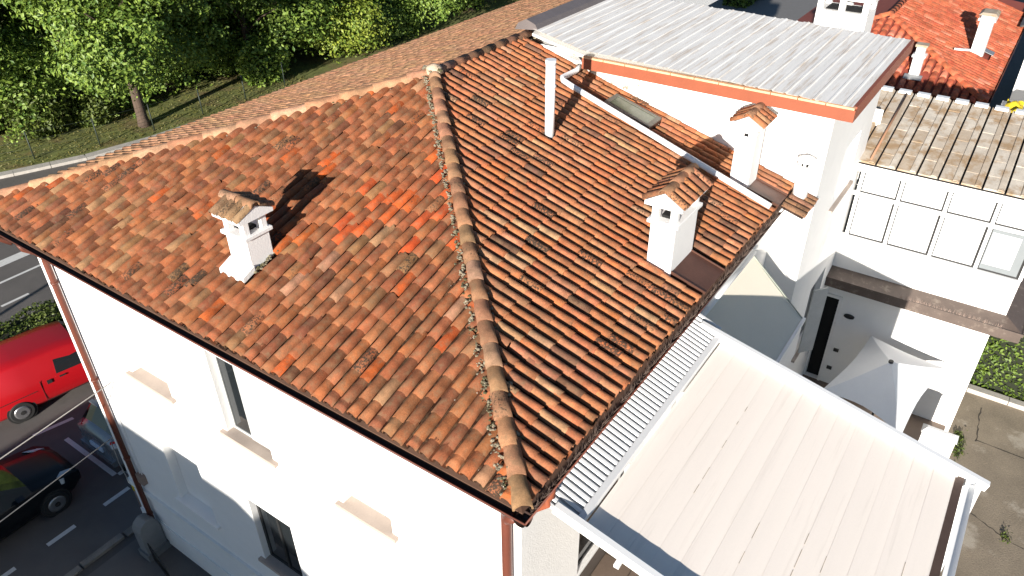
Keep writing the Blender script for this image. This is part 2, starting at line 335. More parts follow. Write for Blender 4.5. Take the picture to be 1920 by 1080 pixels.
# ================================================================== SETTING
def sheet(name, poly, z, mat, kind='structure', thick=None):
    mb = MB(); mb.add([(x, y, z) for x, y in poly], [tuple(range(len(poly)))])
    if thick: mb = MB().prism([(x, y, z-thick) for x, y in poly], (0, 0, thick))
    return tag(mb.build(name, mat), kind=kind)
sheet('ground', [(-900,-900),(900,-900),(900,900),(-900,900)], -.02, PAVE)
ROADFAR = [(-60,52),(0,36.2),(5,33.6),(8.3,32.1),(11,31.0),(14,30.35),(20,29.9),(70,29.5)]
sheet('road', [(-60,11.0),(70,11.0)]+ROADFAR[::-1], 0, ASPH)
kerbline = MB()
for a, b in zip(ROADFAR[:-1], ROADFAR[1:]):
    n_ = max(1, int(math.dist(a, b)/1.0))
    for i in range(n_):
        p = Vector((*a, 0)).lerp(Vector((*b, 0)), i/n_); q = Vector((*a, 0)).lerp(Vector((*b, 0)), (i+.985)/n_)
        nrm = Vector((-(q-p).y, (q-p).x, 0)).normalized(); 
        kerbline.prism([p, q, q+nrm*.45, p+nrm*.45], (0, 0, .13))
tag(kerbline.build('far_kerb', KERB), kind='structure')
sheet('pavement_far', [(-60,52.4)]+[(x, y+.4) for x, y in ROADFAR[1:]]+[(70,34),(-60,60)], .1, PAVE)
verge = [(x, y+.46) for x, y in ROADFAR]
sheet('grass_verge', verge+[(70,95),(-60,95)], .125, SOIL)
pk0 = random.Random(6)
for i in range(14):
    x = -9+i*1.0
    if x < 1.4: tag(MB().box(x+pk0.uniform(0,.05), x+.96, 10.80+pk0.uniform(-.02,.02), 10.98, 0, .06+pk0.uniform(-.03,.03)).build('near_kerb', KERBD), kind='structure')
sheet('driveway', [(-20,-20),(.45,-20),(.45,10.6),(-20,10.6)], .003, ASPH)
pk = random.Random(5)
def mark(x0, x1, y0, y1): 
    o = MB().add([(x0,y0,.004),(x1,y0,.004),(x1,y1,.004),(x0,y1,.004)], [(0,1,2,3)]).build('road_marking', PAINT); tag(o, kind='structure')
for i in range(7): mark(-3.85+i*1.36, -3.2+i*1.36, 12.03, 12.15)
for i in range(5):
    xa, xb = -3.5+i*2.0, -2.55+i*2.0; ya_, yb_ = 15.84-.25*xa, 15.84-.25*xb
    tag(MB().add([(xa,ya_,.004),(xb,yb_,.004),(xb,yb_+.12,.004),(xa,ya_+.12,.004)], [(0,1,2,3)]).build('road_marking', PAINT), kind='structure')
mark(.86, .98, 12.75, 14.95); mark(1.12, 1.24, 12.2, 12.75); mark(.98, 1.24, 12.63, 12.75)
mark(-2.6, -2.0, 22.44, 22.56)
for x in (-6.2, -1.6, 3.0, 7.6): mark(x, x+.9, 22.44, 22.56)
mark(-20, 9, 25.0, 25.45); mark(-20, 11, 23.9, 24.02)
mark(-4, 8, 29.0, 29.12); mark(5, 8, 28.2, 28.3)
# courtyard side
sheet('concrete_lot', [(-4,-30),(15.9,-30),(15.9,-3.4),(4.0,-3.4),(4,-3.9),(-4,-3.9)], .004, CONC)
for y in np.arange(-14, -3.0, 1.0): tag(MB().box(15.9, 16.12, y, y+.985, 0, .14).build('lot_kerb', KERB), kind='structure')
sheet('hedge_bed', [(16.1,-30),(22,-30),(22,-2),(16.1,-2)], .05, SOIL)
JOINT = M('joint_dirt', (.06,.05,.04), .95)
gj = random.Random(15)
for a, b in (((15.4,-4.43),(13.95,-4.52)), ((11.55,-4.45),(11.0,-5.55)), ((11.0,-5.55),(10.4,-9.5)), ((14.0,-4.5),(13.9,-8.5))):
    n_ = 14; pts = [Vector((*a,.006)).lerp(Vector((*b,.006)), i/n_)+Vector((gj.uniform(-.02,.02), gj.uniform(-.02,.02), 0)) for i in range(n_+1)]
    side = (Vector((*b,0))-Vector((*a,0))).normalized().cross(Vector((0,0,1)))
    ws = [gj.uniform(.006,.02) for _ in pts]; mb = MB().add([q+side*w_ for q, w_ in zip(pts, ws)]+[q-side*w_ for q, w_ in zip(pts, ws)], [(i,i+1,n_+2+i,n_+1+i) for i in range(n_)])
    tag(mb.build('expansion_joint', JOINT), kind='structure')
yard = sheet('courtyard_floor', [(4.75,-3.7),(12.6,-3.7),(12.6,.3),(4.75,.3)], 1.2, FLOORT, thick=1.2)
sheet('far_road', [(44,11),(200,11),(200,28),(44,28)], .01, M('far_asphalt', (.16,.155,.15), .9, var=.1))
sheet('far_lawn', [(52,16.3),(60,15.6),(80,19),(56,20)], .06, SOIL)

# ================================================================== HIP-ROOFED HOUSE
house = thing('hip_roofed_house', 'big white house under an old terracotta hip roof in the foreground', 'house', (.45, .35, 0))
XF, YR, YL = .45, .35, 10.55
w = MB()
nich = [(7.40, 8.53, E-2.38, E-.72), (2.47, 3.41, E-2.38, E-.82), (7.35, 8.46, E-5.58, E-3.97), (2.40, 3.40, E-5.58, E-3.97)]
wins = [(4.90, 5.96, E-2.38, E-.72), (4.92, 5.98, E-5.60, E-3.97)]
def house_front():
    holes = nich+wins
    mb = MB(); wall_panel(mb, 0, XF, (YR, YL), (0, E-.08), holes, .17, -1); return mb
w = house_front()
dk = [(1.86, 3.3, E-3.25, E-1.15)]
wall_panel(w, 1, YR, (XF, 8.85), (0, E-.08), dk, .12, -1)
w.add([(XF,YL,0),(14,YL,0),(14,YL,E-.08),(XF,YL,E-.08)], [(0,1,2,3)]); w.add([(14,YL,0),(14,-.3,0),(14,-.3,E-.08),(14,YL,E-.08)], [(0,1,2,3)])
wall = w.build('wall', STUCCO, house)
def window(parent, x, y0, y1, z0, z1, frame=GREYF, glass=GLASS, axis=0, tilt=0, fw=.06, mull=True):
    """a window filling an opening: frame with glass behind, in plane axis=x"""
    f = MB(); t = .045
    def bx(mb, a0, a1, b0, b1, dx0=0, dx1=t):
        (mb.box(x+dx0, x+dx1, a0, a1, b0, b1) if axis == 0 else mb.box(a0, a1, x+dx0, x+dx1, b0, b1))
    bx(f, y0, y0+fw, z0, z1); bx(f, y1-fw, y1, z0, z1); bx(f, y0+fw, y1-fw, z0, z0+fw); bx(f, y0+fw, y1-fw, z1-fw, z1)
    if mull: bx(f, (y0+y1)/2-fw/2, (y0+y1)/2+fw/2, z0+fw, z1-fw, -.006, t-.006)
    fo = f.build('window', frame, parent)
    for a, b in (((y0+fw, (y0+y1)/2-fw/2), ((y0+y1)/2+fw/2, y1-fw)) if mull else ((y0+fw, y1-fw),)) if mull else ((y0+fw, y1-fw),):
        g_ = MB(); bx(g_, a, b, z0+fw, z1-fw, .015, .03); g_.build('pane', glass, fo)
    return fo
for i, (y0, y1, z0, z1) in enumerate(wins):
    fo = window(house, XF+.115, y0, y1, z0, z1, GREYF if i == 0 else DARKF, GLASS)
    MB().box(XF-.075, XF+.11, y0-.12, y1+.12, z0-.06, z0+.006).build('sill', STONE, fo)
    if i == 0: MB().box(XF+.085, XF+.105, y0+.04, y0+.56, z0+.04, z1-.04).build('casement', GREYF, fo)
for (y0, y1, z0, z1) in nich:
    MB().box(XF-.075, XF+.16, y0-.10, y1+.10, z0-.06, z0+.006).build('blind_window_sill', STONE if z0 > E-3 else STUCCO, wall)
MB().box(XF-.05, XF+.02, YR-.05, YL+.05, E-6.44, E-6.30).build('string_course', STUCCO2, wall)
MB().box(XF-.03, XF+.02, YR-.03, YL+.03, .1, .75).build('plinth', STUCCO2, wall)
fo = window(house, YR+.06, 1.86, 3.3, E-3.25, E-1.15, DARKF, GLASS, axis=1)
# roof deck
K = .295; Z0 = E-.03; PX, PY = 6.05, 6.0; LY = 11.98
dz = lambda t: Z0+K*t
roof = MB()
roof.add([(.1,.1,dz(.1)),(.1,LY-.42,dz(.1)),(.8,LY-.8,dz(.8)),(PX,PY,dz(PX))], [(0,1,2,3)])
roof.add([(.1,.1,dz(.1)),(PX,PY,dz(PY)),(9.2,PY,dz(PY)),(9.2,.1,dz(.1))], [(0,1,2,3)])
roof.add([(.8,LY-.8,dz(.8)),(24,LY-.8,dz(.8)),(24,PY,dz(PY)),(PX,PY,dz(PX))], [(0,1,2,3)])
roof.prism([(.1,.1,E-.12),(9.2,.1,E-.12),(9.2,YR+.2,E-.12),(XF+.2,YR+.2,E-.12),(XF+.2,YL-.2,E-.12),(24,YL-.2,E-.12),(24,LY-.8,E-.12),(.1,LY-.8,E-.12)], (0,0,.03))
for a, b in (((.1,.1),(.1,LY-.42)), ((.1,.1),(9.2,.1)), ((.8,LY-.82),(24,LY-.82))):
    roof.add([(*a,E-.12),(*b,E-.12),(*b,dz(.1)),(*a,dz(.1))], [(0,1,2,3)])
roofo = roof.build('roof', M('roof_underlay', (.10,.05,.03), .95, var=.3), house)
fu, fa, fn = (1,0,K), (0,1,0), (-K,0,1)
ru, ra, rn = (0,1,K), (-1,0,0), (0,-K,1)
lu, la, ln_ = (0,-1,K), (1,0,0), (0,K,1)
C1 = (1.20, 1.60, 5.42, 5.86); C2 = (4.67, 5.46, .62, 1.0); C3 = (7.87, 8.33, .66, .99)
ORANGE = (.42,.082,.02)
def front_hook(c, t, col, wear, g):
    dd = math.hypot((c-4.6)/1.9, (t-3.0)/1.5)
    if dd < 1 and g.random() < .20*(1-dd)+.03: col = tuple(x*g.uniform(.85, 1.1) for x in ORANGE); wear *= .5
    if 7.0 < c and t < 1.2 and g.random() < .07: col = (.29,.155,.075)
    if math.hypot(c-6.25, t-.75) < .4 and g.random() < .4: wear = g.uniform(.7, 1.0)
    if math.hypot(c-2.05, t-1.83) < .11: return None          # the tile that is missing
    if c < .62 and t < .6 and g.random() < .5: col = (.36,.10,.03)
    return col, wear
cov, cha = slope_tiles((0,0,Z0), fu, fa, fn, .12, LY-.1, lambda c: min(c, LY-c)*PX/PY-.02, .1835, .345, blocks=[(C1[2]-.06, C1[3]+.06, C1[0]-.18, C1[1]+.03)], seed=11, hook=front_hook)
RPAL = [((.38,.138,.06), 34), ((.34,.125,.056), 22), ((.41,.17,.084), 16), ((.28,.115,.06), 8), ((.42,.132,.05), 5), ((.39,.205,.108), 6), ((.16,.074,.045), 2)]  # right-slope tile colours brightened over the front's, standing in for stronger sun there
def rhook(c, t, col, wear, g):
    c = -c
    if g.random() < .02: wear = 1.0; 
    return col, wear
rblocks = [(-C2[1]-.02, -C2[0]+.02, 0, C2[3]+.03), (-C3[1]-.04, -C3[0]+.02, 0, C3[3]+.03), (-8.55, -7.97, 2.62, 3.62), (-6.31, -6.14, 3.58, 3.75)]
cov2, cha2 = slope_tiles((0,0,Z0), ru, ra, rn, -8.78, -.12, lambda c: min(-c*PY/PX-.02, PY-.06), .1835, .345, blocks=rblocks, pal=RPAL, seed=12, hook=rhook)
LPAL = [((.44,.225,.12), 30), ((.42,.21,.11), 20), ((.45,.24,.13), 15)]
cov3, cha3 = slope_tiles((0,LY,Z0), lu, la, ln_, .12, 18, lambda c: min(c*PY/PX-.02, PY-.06), .1835, .36, pal=LPAL, seed=13, wearp=0, jit=.6, t0=.80)
lay(cov+cov2+cov3, roofo)
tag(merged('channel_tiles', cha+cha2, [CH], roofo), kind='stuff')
apex = (PX, PY, dz(PX))
HPAL = [((.27,.135,.075), 30), ((.31,.15,.085), 20), ((.23,.125,.068), 14), ((.33,.19,.115), 10)]
cap_tiles((.10,.10,dz(.1)+.03), (PX-.04, PY-.04, dz(PX)+.04), roofo, 'hip_tile', seed=21, mat_pal=HPAL, wearp=.15)
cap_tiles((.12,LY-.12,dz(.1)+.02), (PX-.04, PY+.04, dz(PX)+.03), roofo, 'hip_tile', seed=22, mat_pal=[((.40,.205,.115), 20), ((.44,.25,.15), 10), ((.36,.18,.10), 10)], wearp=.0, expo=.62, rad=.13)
cap_tiles((9.1, PY, dz(PY)+.02), (PX-.1, PY, dz(PY)+.05), roofo, 'ridge_tile', seed=23, mat_pal=HPAL, wearp=.3, expo=.42)
lumps([(.14,.34,dz(.14)+.10),(PX-.16,PY+.06,dz(PX)+.07)], 900, (.024,.03,.014), .02, 31, roofo, 'hip_mortar', MORTAR)
lumps([(.32,.13,dz(.13)+.07),(PX-.0,PY-.13,dz(PY-.13)+.02)], 160, (.02,.02,.015), .028, 32, roofo, 'hip_mortar', MORTAR)
lumps([(PX,PY-.14,dz(PY-.14)+.04),(9.1,PY-.14,dz(PY-.14)+.03)], 90, (.02,.02,.015), .03, 33, roofo, 'ridge_mortar', MORTAR)
lumps([(.15,LY-.3,dz(.2)+.04),(PX-.1,PY-.06,dz(PX)+.03)], 130, (.02,.03,.015), .022, 34, roofo, 'hip_mortar', MORTAR)
lumps([(PX+.02,PY,dz(PX)+.13),(PX-.04,PY-.02,dz(PX)+.12)], 16, (.05,.06,.03), .075, 35, roofo, 'apex_mortar', MORTAR)
ap = MB().tube([(PX,PY-.02,dz(PX)+.08),(PX,PY-.02,dz(PX)+.19),(PX,PY-.02,dz(PX)+.235)], [.17,.13,.03], 12).build('apex_cap', M('pale_cap', (.50,.38,.27), .9, var=.25, scale=8, bump=.5), roofo)
# debris and crumbs between the tiles
g = random.Random(40); mb = MB()
for i in range(420):
    if g.random() < .6:
        c = g.uniform(.4, 11); t = g.uniform(.2, max(.25, min(c, LY-c)-.1)); p = Vector((t, c, dz(t)+g.uniform(.05, .075)))
    else:
        c = g.uniform(.8, 8.4); t = g.uniform(.2, max(.25, min(c, PY)-.1)); p = Vector((c, t, dz(t)+g.uniform(.05, .08)))
    s = g.uniform(.006, .018); mb.add([p+Vector((g.uniform(-s,s), g.uniform(-s,s), g.uniform(0,s))) for _ in range(4)], [(0,1,2),(0,2,3),(0,3,1),(1,3,2)])
tag(mb.build('roof_debris', M('plaster_crumbs', (.6,.56,.48), .9), roofo), kind='stuff')
mb = MB(); mb.prism([(1.80,2.0,dz(1.8)+.05),(1.95,1.98,dz(1.95)+.05),(1.97,2.10,dz(1.97)+.06),(1.83,2.12,dz(1.83)+.06)], (0,0,.02)); mb.build('tile_shard', MORTAR, roofo)
# gutters: half round, open on top
def gutter(parent, a, b, inward, name='gutter'):
    a, b = Vector(a), Vector(b); inn = Vector(inward); mb = MB(); n = 8; w_ = .075
    for rad, flip in ((w_, 0), (w_-.006, 1)):
        vs_ = []
        for P_ in (a, b):
            for k in range(n+1):
                th = math.pi*k/n; vs_.append(P_+inn*(w_-rad*math.cos(th))-Vector((0,0,1))*rad*math.sin(th)*1.15)
        mb.add(vs_, [(k, k+1, n+2+k, n+1+k) for k in range(n)], True)
    o = mb.build(name, GUTTER, parent); lip = MB().tube([a, b], .011, 6).build('rolled_lip', PIPE, o)
    return o
gutter(house, (0,0,E), (0,LY-.25,E), (1,0,0))
g2 = gutter(house, (0,0,E-.001), (8.0,0,E-.001), (0,1,0))
MB().box(.0,.16,LY-.262,LY-.252,E-.09,E).build('gutter_end', GUTTER, house)
# bird spikes on the right gutter
g = random.Random(50); mb = MB()
for i in range(620):
    x = g.uniform(.15, 7.95); b0 = Vector((x, .03+g.uniform(0,.03), E-.02)); t1_ = b0+Vector((g.uniform(-.05,.05), g.uniform(-.09,.06), g.uniform(.07,.12)))
    sd = Vector((.0025, 0, 0)); mb.add([b0-sd, b0+sd, b0+Vector((0,.004,0)), t1_], [(0,1,3),(1,2,3),(2,0,3)])
tag(mb.build('bird_spikes', STEEL, g2), kind='stuff')
# downpipes
def pipe(parent, pts, rad, mat, name='downpipe', n=12): return MB().tube(pts, rad, n).build(name, mat, parent)
dp = pipe(house, [(.09,10.02,E-.08),(.12,10.02,E-.2),(XF-.09,10.02,E-.42),(XF-.09,10.02,E-.6),(XF-.09,10.02,.1)], .055, PIPE)
for z in (E-1.0, E-3.2, E-5.3, E-7.0): MB().tube([(XF-.09,10.02,z-.02),(XF-.09,10.02,z+.02)], .066, 12).build('pipe_collar', PIPE, dp)
for dy, rr_ in ((-.13, .016), (-.19, .011)): pipe(house, [(XF-.025,10.02+dy,E-.15),(XF-.025,10.02+dy,E-5.2),(XF-.03,10.02+dy*1.4,E-6.0)], rr_, WHITEP, 'wall_conduit', 6)
dp2 = pipe(house, [(.1,.16,E-.08),(.13,.30,E-.25),(XF-.075,.50,E-.42),(XF-.075,.50,E-.6),(XF-.075,.50,.1)], .062, PIPE)
pipe(house, [(.62,.09,E-.1),(.62,.09,E-.22),(.60,.12,E-.34),(.52,.24,E-.42)], .06, COPPER)
pipe(house, [(.06,11.1,E-.08),(.1,11.1,E-.28),(.3,10.9,E-.45)], .06, PIPE)
MB().box(XF-.10,XF,9.72,9.92,E-5.95,E-5.7).build('junction_box', STEEL, house)
# ---- chimneys
def chimney(name_label, box, ztop, zb, ridge_axis, capw, roofz, openh=.17, collar=True, seed=1, cap_mat=STUCCO, tiled=True, rise=.17, pal=PAL):
    x0, x1, y0, y1 = box; g = random.Random(seed); mb = MB(); t = .10
    mb.box(x0, x1, y0, y1, zb, ztop)
    if collar: mb.box(x0-.045, x1+.045, y0-.045, y1+.045, ztop-.004, ztop+.055)
    z1 = ztop+(.052 if collar else -.004); z2 = z1+openh
    for a in (x0, x1-t):
        for b in (y0, y1-t): mb.box(a, a+t, b, b+t, z1-.003, z2)
    mb.box(x0+t+.02, x1-t-.02, y0+t+.02, y1-t-.02, z1-.003, z1+.04)
    o = mb.build('chimney', STUCCO, house, bevel=.008)
    MB().box(x0+.11, x1-.11, y0+.11, y1-.11, z1+.001, z1+.045).build('flue_opening', BLACK, o)
    ov = .09; cx, cy = (x0+x1)/2, (y0+y1)/2
    if ridge_axis == 'Y': a0, a1, c, h0, h1 = y0-ov, y1+ov, cx, x0-ov, x1+ov
    else: a0, a1, c, h0, h1 = x0-ov, x1+ov, cy, y0-ov, y1+ov
    prof = [(h0, z2-.02), (h1, z2-.02), (h1, z2+.035), (c, z2+rise+.035), (h0, z2+.035)]
    p3 = [((p, a0+.02, q) if ridge_axis == 'Y' else (a0+.02, p, q)) for p, q in prof]
    MB().prism(p3, (0, a1-a0-.04, 0) if ridge_axis == 'Y' else (a1-a0-.04, 0, 0)).build('cap_slab', cap_mat, o)
    if tiled:
        n = max(3, int(round((a1-a0)/.155))); 
        for sgn in (-1, 1):
            hh = h0 if sgn < 0 else h1; run_ = abs(c-hh); up = Vector((-sgn*run_, 0, rise)) if ridge_axis == 'Y' else Vector((0, -sgn*run_, rise))
            U = up.normalized(); A0 = Vector((0,1,0)) if ridge_axis == 'Y' else Vector((1,0,0)); N = U.cross(A0)
            if N.z < 0: A0 = -A0; N = U.cross(A0)
            for i in range(n):
                pos = a0+(i+.5)*(a1-a0)/n; nn_ = 2 if up.length > .42 else 1
                for q in range(nn_):
                    P_ = Vector((hh-sgn*0+sgn*.03, pos, z2+.03)) if ridge_axis == 'Y' else Vector((pos, hh+sgn*.03, z2+.03))
                    P_ = P_+U*(q*up.length/nn_); Mx = Matrix((U, A0, N)).transposed().to_4x4(); Mx.translation = P_+N*(.004+.01*g.random())
                    Mx = Mx @ Matrix.Rotation(g.gauss(0,.03), 4, 'Z') @ Matrix.Rotation(.04, 4, 'Y') @ Matrix.Diagonal(((up.length/nn_*1.12)/.43, (a1-a0)/n/.183, .8, 1))
                    e = bpy.data.objects.new('cap_tile', TM[g.randrange(6)]); COL.objects.link(e); e.parent = o; e.matrix_basis = Mx; e.color = (*pick(pal, g), 1); e['wear'] = g.uniform(.2, .8)
        pa = (c, a0-.02, z2+rise+.05) if ridge_axis == 'Y' else (a0-.02, c, z2+rise+.05); pb = (c, a1+.02, z2+rise+.05) if ridge_axis == 'Y' else (a1+.02, c, z2+rise+.05)
        cap_tiles(pa, pb, o, 'cap_ridge_tile', rad=.095, expo=.36, mat_pal=HPAL, seed=seed, lift=-.02, wearp=.3)
    return o
o = chimney('', C1, E+.92, E+.1, 'Y', 0, 0, seed=61, openh=.25, rise=.14, pal=[((.30,.18,.10), 3), ((.22,.13,.07), 3), ((.45,.3,.19), 1)])
o['label'] = 'stout white chimney with open sides standing alone on the front slope'
f1 = MB(); f1.hexa([(C1[0]-.2,C1[2]-.03,dz(C1[0]-.2)+.07),(C1[0]+.02,C1[2]-.03,dz(C1[0])+.1),(C1[0]+.02,C1[3]+.05,dz(C1[0])+.1),(C1[0]-.2,C1[3]+.05,dz(C1[0]-.2)+.07)],
    [(C1[0]-.2,C1[2]-.03,dz(C1[0]-.2)+.15),(C1[0]+.02,C1[2]-.03,dz(C1[0])+.19),(C1[0]+.02,C1[3]+.05,dz(C1[0])+.19),(C1[0]-.2,C1[3]+.05,dz(C1[0]-.2)+.15)])
f1.build('mortar_apron', STUCCO2, o)
lumps([(C1[0],C1[2]-.03,dz(C1[0])+.1),(C1[1]+.02,C1[2]-.03,dz(C1[1])+.1)], 40, (.02,.012,.012), .025, 62, o, 'mortar_crumbs', MORTAR)
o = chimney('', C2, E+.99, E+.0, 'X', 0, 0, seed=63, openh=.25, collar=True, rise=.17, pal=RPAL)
o['label'] = 'wide white chimney above the brown metal sheet near the gutter'
def flash(x0, x1, ya, yb, parent, name='flashing'):
    MB().prism([(x0,ya,dz(ya)+.085),(x1,ya,dz(ya)+.085),(x1,yb,dz(yb)+.085),(x0,yb,dz(yb)+.085)], (0,0,.012)).build(name, FLASH, parent)
    for x in (x0, x1): MB().bar((x,ya,dz(ya)+.095),(x,yb,dz(yb)+.095),.014,.05).build('flashing_edge', FLASH, parent)
flash(C2[0]+.04, C2[1]-.03, .08, C2[2]+.01, o)
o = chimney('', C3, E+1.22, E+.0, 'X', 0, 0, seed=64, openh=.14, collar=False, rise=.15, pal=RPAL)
o['label'] = 'tall white chimney close against the flat-roofed block'
for a in (0,): MB().box(C3[0]-.004, C3[0]+.104, C3[2]+.1, C3[3]-.1, E+1.2, E+1.37).build('vent_block', STUCCO, o)
MB().box(C3[0]-.012, C3[0]+.01, .79, .86, E+1.18, E+1.23).build('flue_slot', BLACK, o)
flash(C3[0], C3[1], .08, C3[2]+.01, o)
# standpipe, pipe on the tiles, skylight
sp = MB().tube([(6.23,3.665,dz(3.665)+.0),(6.23,3.665,E+2.36)], .082, 18).build('flue_pipe', WHITEP, roofo)
MB().tube([(6.23,3.665,E+1.95),(6.23,3.665,E+1.99)], .094, 18).build('pipe_collar', WHITEP, roofo)
MB().tube([(6.23,3.665,E+2.33),(6.23,3.665,E+2.41)], .09, 18).build('pipe_cap', WHITEP, roofo)
tz = lambda y: dz(y)+.20
pipe(roofo, [(7.55,.13,tz(.13)),(7.62,1.2,tz(1.2)),(7.71,2.4,tz(2.4)),(7.84,4.2,tz(4.2)),(7.87,4.40,tz(4.4)),(7.95,4.47,tz(4.47)),(8.45,4.46,tz(4.45)),(8.60,4.46,tz(4.5)+.05),(8.60,4.46,E+1.72)], .052, WHITEP, 'roof_drain_pipe')
sk = MB(); 
def sq(y0, y1, x0, x1, h0, h1, name, mat, par):
    return MB().hexa([(x0,y0,dz(y0)+h0),(x1,y0,dz(y0)+h0),(x1,y1,dz(y1)+h0),(x0,y1,dz(y1)+h0)], [(x0,y0,dz(y0)+h1),(x1,y0,dz(y0)+h1),(x1,y1,dz(y1)+h1),(x0,y1,dz(y1)+h1)]).build(name, mat, par)
skl = sq(2.64, 3.60, 8.0, 8.52, .0, .12, 'skylight', FLASH, roofo)
sq(2.72, 3.53, 8.07, 8.46, .119, .135, 'glass', M('skylight_glass', (.10,.115,.075), .2, var=.3, scale=6), skl)
for a in ((2.64,2.72,8.0,8.52),(3.53,3.60,8.0,8.52),(2.72,3.53,8.0,8.07),(2.72,3.53,8.46,8.52)): sq(a[0], a[1], a[2], a[3], .1205, .15, 'skylight_frame', M('skylight_frame_paint', (.13,.12,.10), .6), skl)
# terrace beside the house under the pergola
tb = MB().box(.62, 4.78, -3.90, YR, 0, E-3.34); tb = tb.build('terrace_block', STUCCO2, house)
MB().box(.64,4.70,-3.40,YR-.01,E-3.338,E-3.330).build('grout_bed', GROUT, tb)
tm = None
for i in range(9):
    for j in range(8):
        x = .66+i*.45; y = -3.38+j*.45
        me = MB().box(-.218,.218,-.218,.218,0,.012) if tm is None else None
        if me: q = me.build('floor_tile', FLOORT, tb); tm = q.data
        else: q = bpy.data.objects.new('floor_tile', tm); COL.objects.link(q); q.parent = tb
        q.matrix_parent_inverse = Matrix(); q.location = (x+.218, y+.218, E-3.328)

# ================================================================== TOWER with grey roof
tower = thing('flat_roofed_block', 'tall white annexe with weathered grey corrugated roof behind the tiled house', 'annexe', (8.85, -.3, 0))
XT, YT, XE = 8.85, -.3, 12.6
w = MB(); th_ = [(10.55, 11.75, E-.98, E+.22), (10.65, 11.75, E-4.85, E-3.05)]
wall_panel(w, 1, YT, (XT, 12.85), (0, E+1.72), th_, .16, -1)
w.add([(XT,YT,0),(XT,6,0),(XT,6,E+1.72),(XT,YT,E+1.72)], [(0,1,2,3)]); w.add([(12.85,YT,0),(12.85,6,0),(12.85,6,E+1.72),(12.85,YT,E+1.72)], [(0,1,2,3)]); w.add([(XT,6,0),(12.85,6,0),(12.85,6,E+1.72),(XT,6,E+1.72)], [(0,1,2,3)])
tw = w.build('wall', STUCCO, tower)
MB().box(XT-.02,XT,3.3,4.9,E+1.05,E+1.72).build('peeling_patch', PEEL, tw)
for (x0, x1, z0, z1) in th_:
    fo = window(tower, YT+.11, x0, x1, z0, z1, GREYF if z0 < E-2 else BLIND, GLASS if z0 < E-2 else BLIND, axis=1)
    MB().box(x0-.22, x1+.22, YT-.07, YT+.1, z0-.06, z0-.001).build('sill', STONE, fo)
MB().bar((10.72,YT-.05,E-3.95),(11.02,YT-.28,E-3.95),.03,1.72).build('open_shutter', GREYF, tower)
# grey trapezoid sheets, ribs along X
RZ = lambda y: E+1.80+.02*(y+.62)
gr = random.Random(71); yy = -.60; outline_x0 = lambda y: 8.42 if y < 4.3 else 8.42+(y-4.3)*(9.08-8.42)/1.6
rs_ = None
deck = MB().prism([(8.47,-.57,E+1.70),(12.82,-.57,E+1.70),(12.82,5.95,E+1.78),(9.1,5.95,E+1.78),(8.47,4.3,E+1.74)], (0,0,.05)).build('roof_deck', STUCCO2, tower)
while yy < 5.85:
    wd = .235; mb = MB(); zz = gr.uniform(0, .006); x1 = 12.80+gr.uniform(-.03,.04)
    prof = [(0,0),(.11,0),(.125,.013),(.155,.013),(.17,0),(.239,.002)]
    vs_ = [];
    for e in (0, 1):
        for (py, pz) in prof:
            y_ = yy+py; x_ = outline_x0(y_)-.02*gr.random() if e == 0 else x1; vs_.append((x_, y_, RZ(y_)+pz+zz))
    mb.add(vs_, [(k, k+1, 6+k+1, 6+k) for k in range(5)])
    mb.add([(a, b, c-.012) for a, b, c in vs_], [(k, k+1, 6+k+1, 6+k) for k in range(5)])
    mb.build('roof_sheet', GREYROOF, tower); yy += wd
MB().box(8.40,8.48,-.66,4.32,E+1.56,E+1.76).build('front_fascia', COPPER, tower)
MB().box(8.481,12.86,-.66,-.58,E+1.56,E+1.80).build('side_fascia', COPPER, tower)
ft = MB(); 
for i in range(11):
    y = -.64+i*.451; MB().box(8.385,8.47,y,y+.435,E+1.765,E+1.80).build('edge_trim', TRIM, tower)
MB().prism([(8.485,-.64,E+1.58),(12.84,-.64,E+1.58),(12.84,6,E+1.62),(9.1,6,E+1.62),(8.485,4.3,E+1.6)], (0,0,.03)).build('soffit', STUCCO2, tower)
MB().prism([(9.05,PY-.26,E+1.92),(9.05,PY+.30,E+1.86),(9.05,PY+.22,E+2.0),(9.05,PY+.02,E+2.1),(9.05,PY-.2,E+2.02)], (9,0,0)).build('ridge_capping', DARKRIDGE, tower)
MB().box(12.9, 18, 5.0, PY+.0, E+1.0, E+1.88).build('rear_wall', STUCCO, tower)
# round flue on its tiled ledge
led = MB().prism([(8.02,-.32,E-.12),(8.84,-.32,E-.12),(8.84,.1,E-.0),(8.02,.1,E-.0)], (0,0,.03)).build('tiled_ledge', GUTTER, tower)
gl = random.Random(75)
for i in range(5):
    x = 8.10+i*.165; U = Vector((0,1,.26)).normalized(); A0 = Vector((-1,0,0)); N = U.cross(A0); Mx = Matrix((U,A0,N)).transposed().to_4x4(); Mx.translation = Vector((x,-.36+.02*gl.random(),E-.09))
    Mx = Mx @ Matrix.Rotation(gl.gauss(0,.04),4,'Z') @ Matrix.Diagonal((1.02,.95,.8,1)); e = bpy.data.objects.new('ledge_tile', TM[i]); COL.objects.link(e); e.parent = led; e.matrix_basis = Mx; e.color = (*pick(HPAL, gl),1); e['wear'] = .55
fl = MB().tube([(8.62,-.06,E-.02),(8.62,-.06,E+.55)], .13, 20).build('round_flue', STUCCO, tower)
MB().tube([(8.62,-.06,E+.55),(8.62,-.06,E+.60)], .155, 20).build('flue_collar', STUCCO, fl)
MB().tube([(8.62,-.06,E+.60),(8.62,-.06,E+.68)], .10, 14).build('flue_vent_ring', BLACK, fl)
for k in range(8):
    a = k*math.pi/4; MB().tube([(8.62+.115*math.cos(a),-.06+.115*math.sin(a),E+.60),(8.62+.115*math.cos(a),-.06+.115*math.sin(a),E+.68)], .026, 6).build('vent_post', STUCCO, fl)
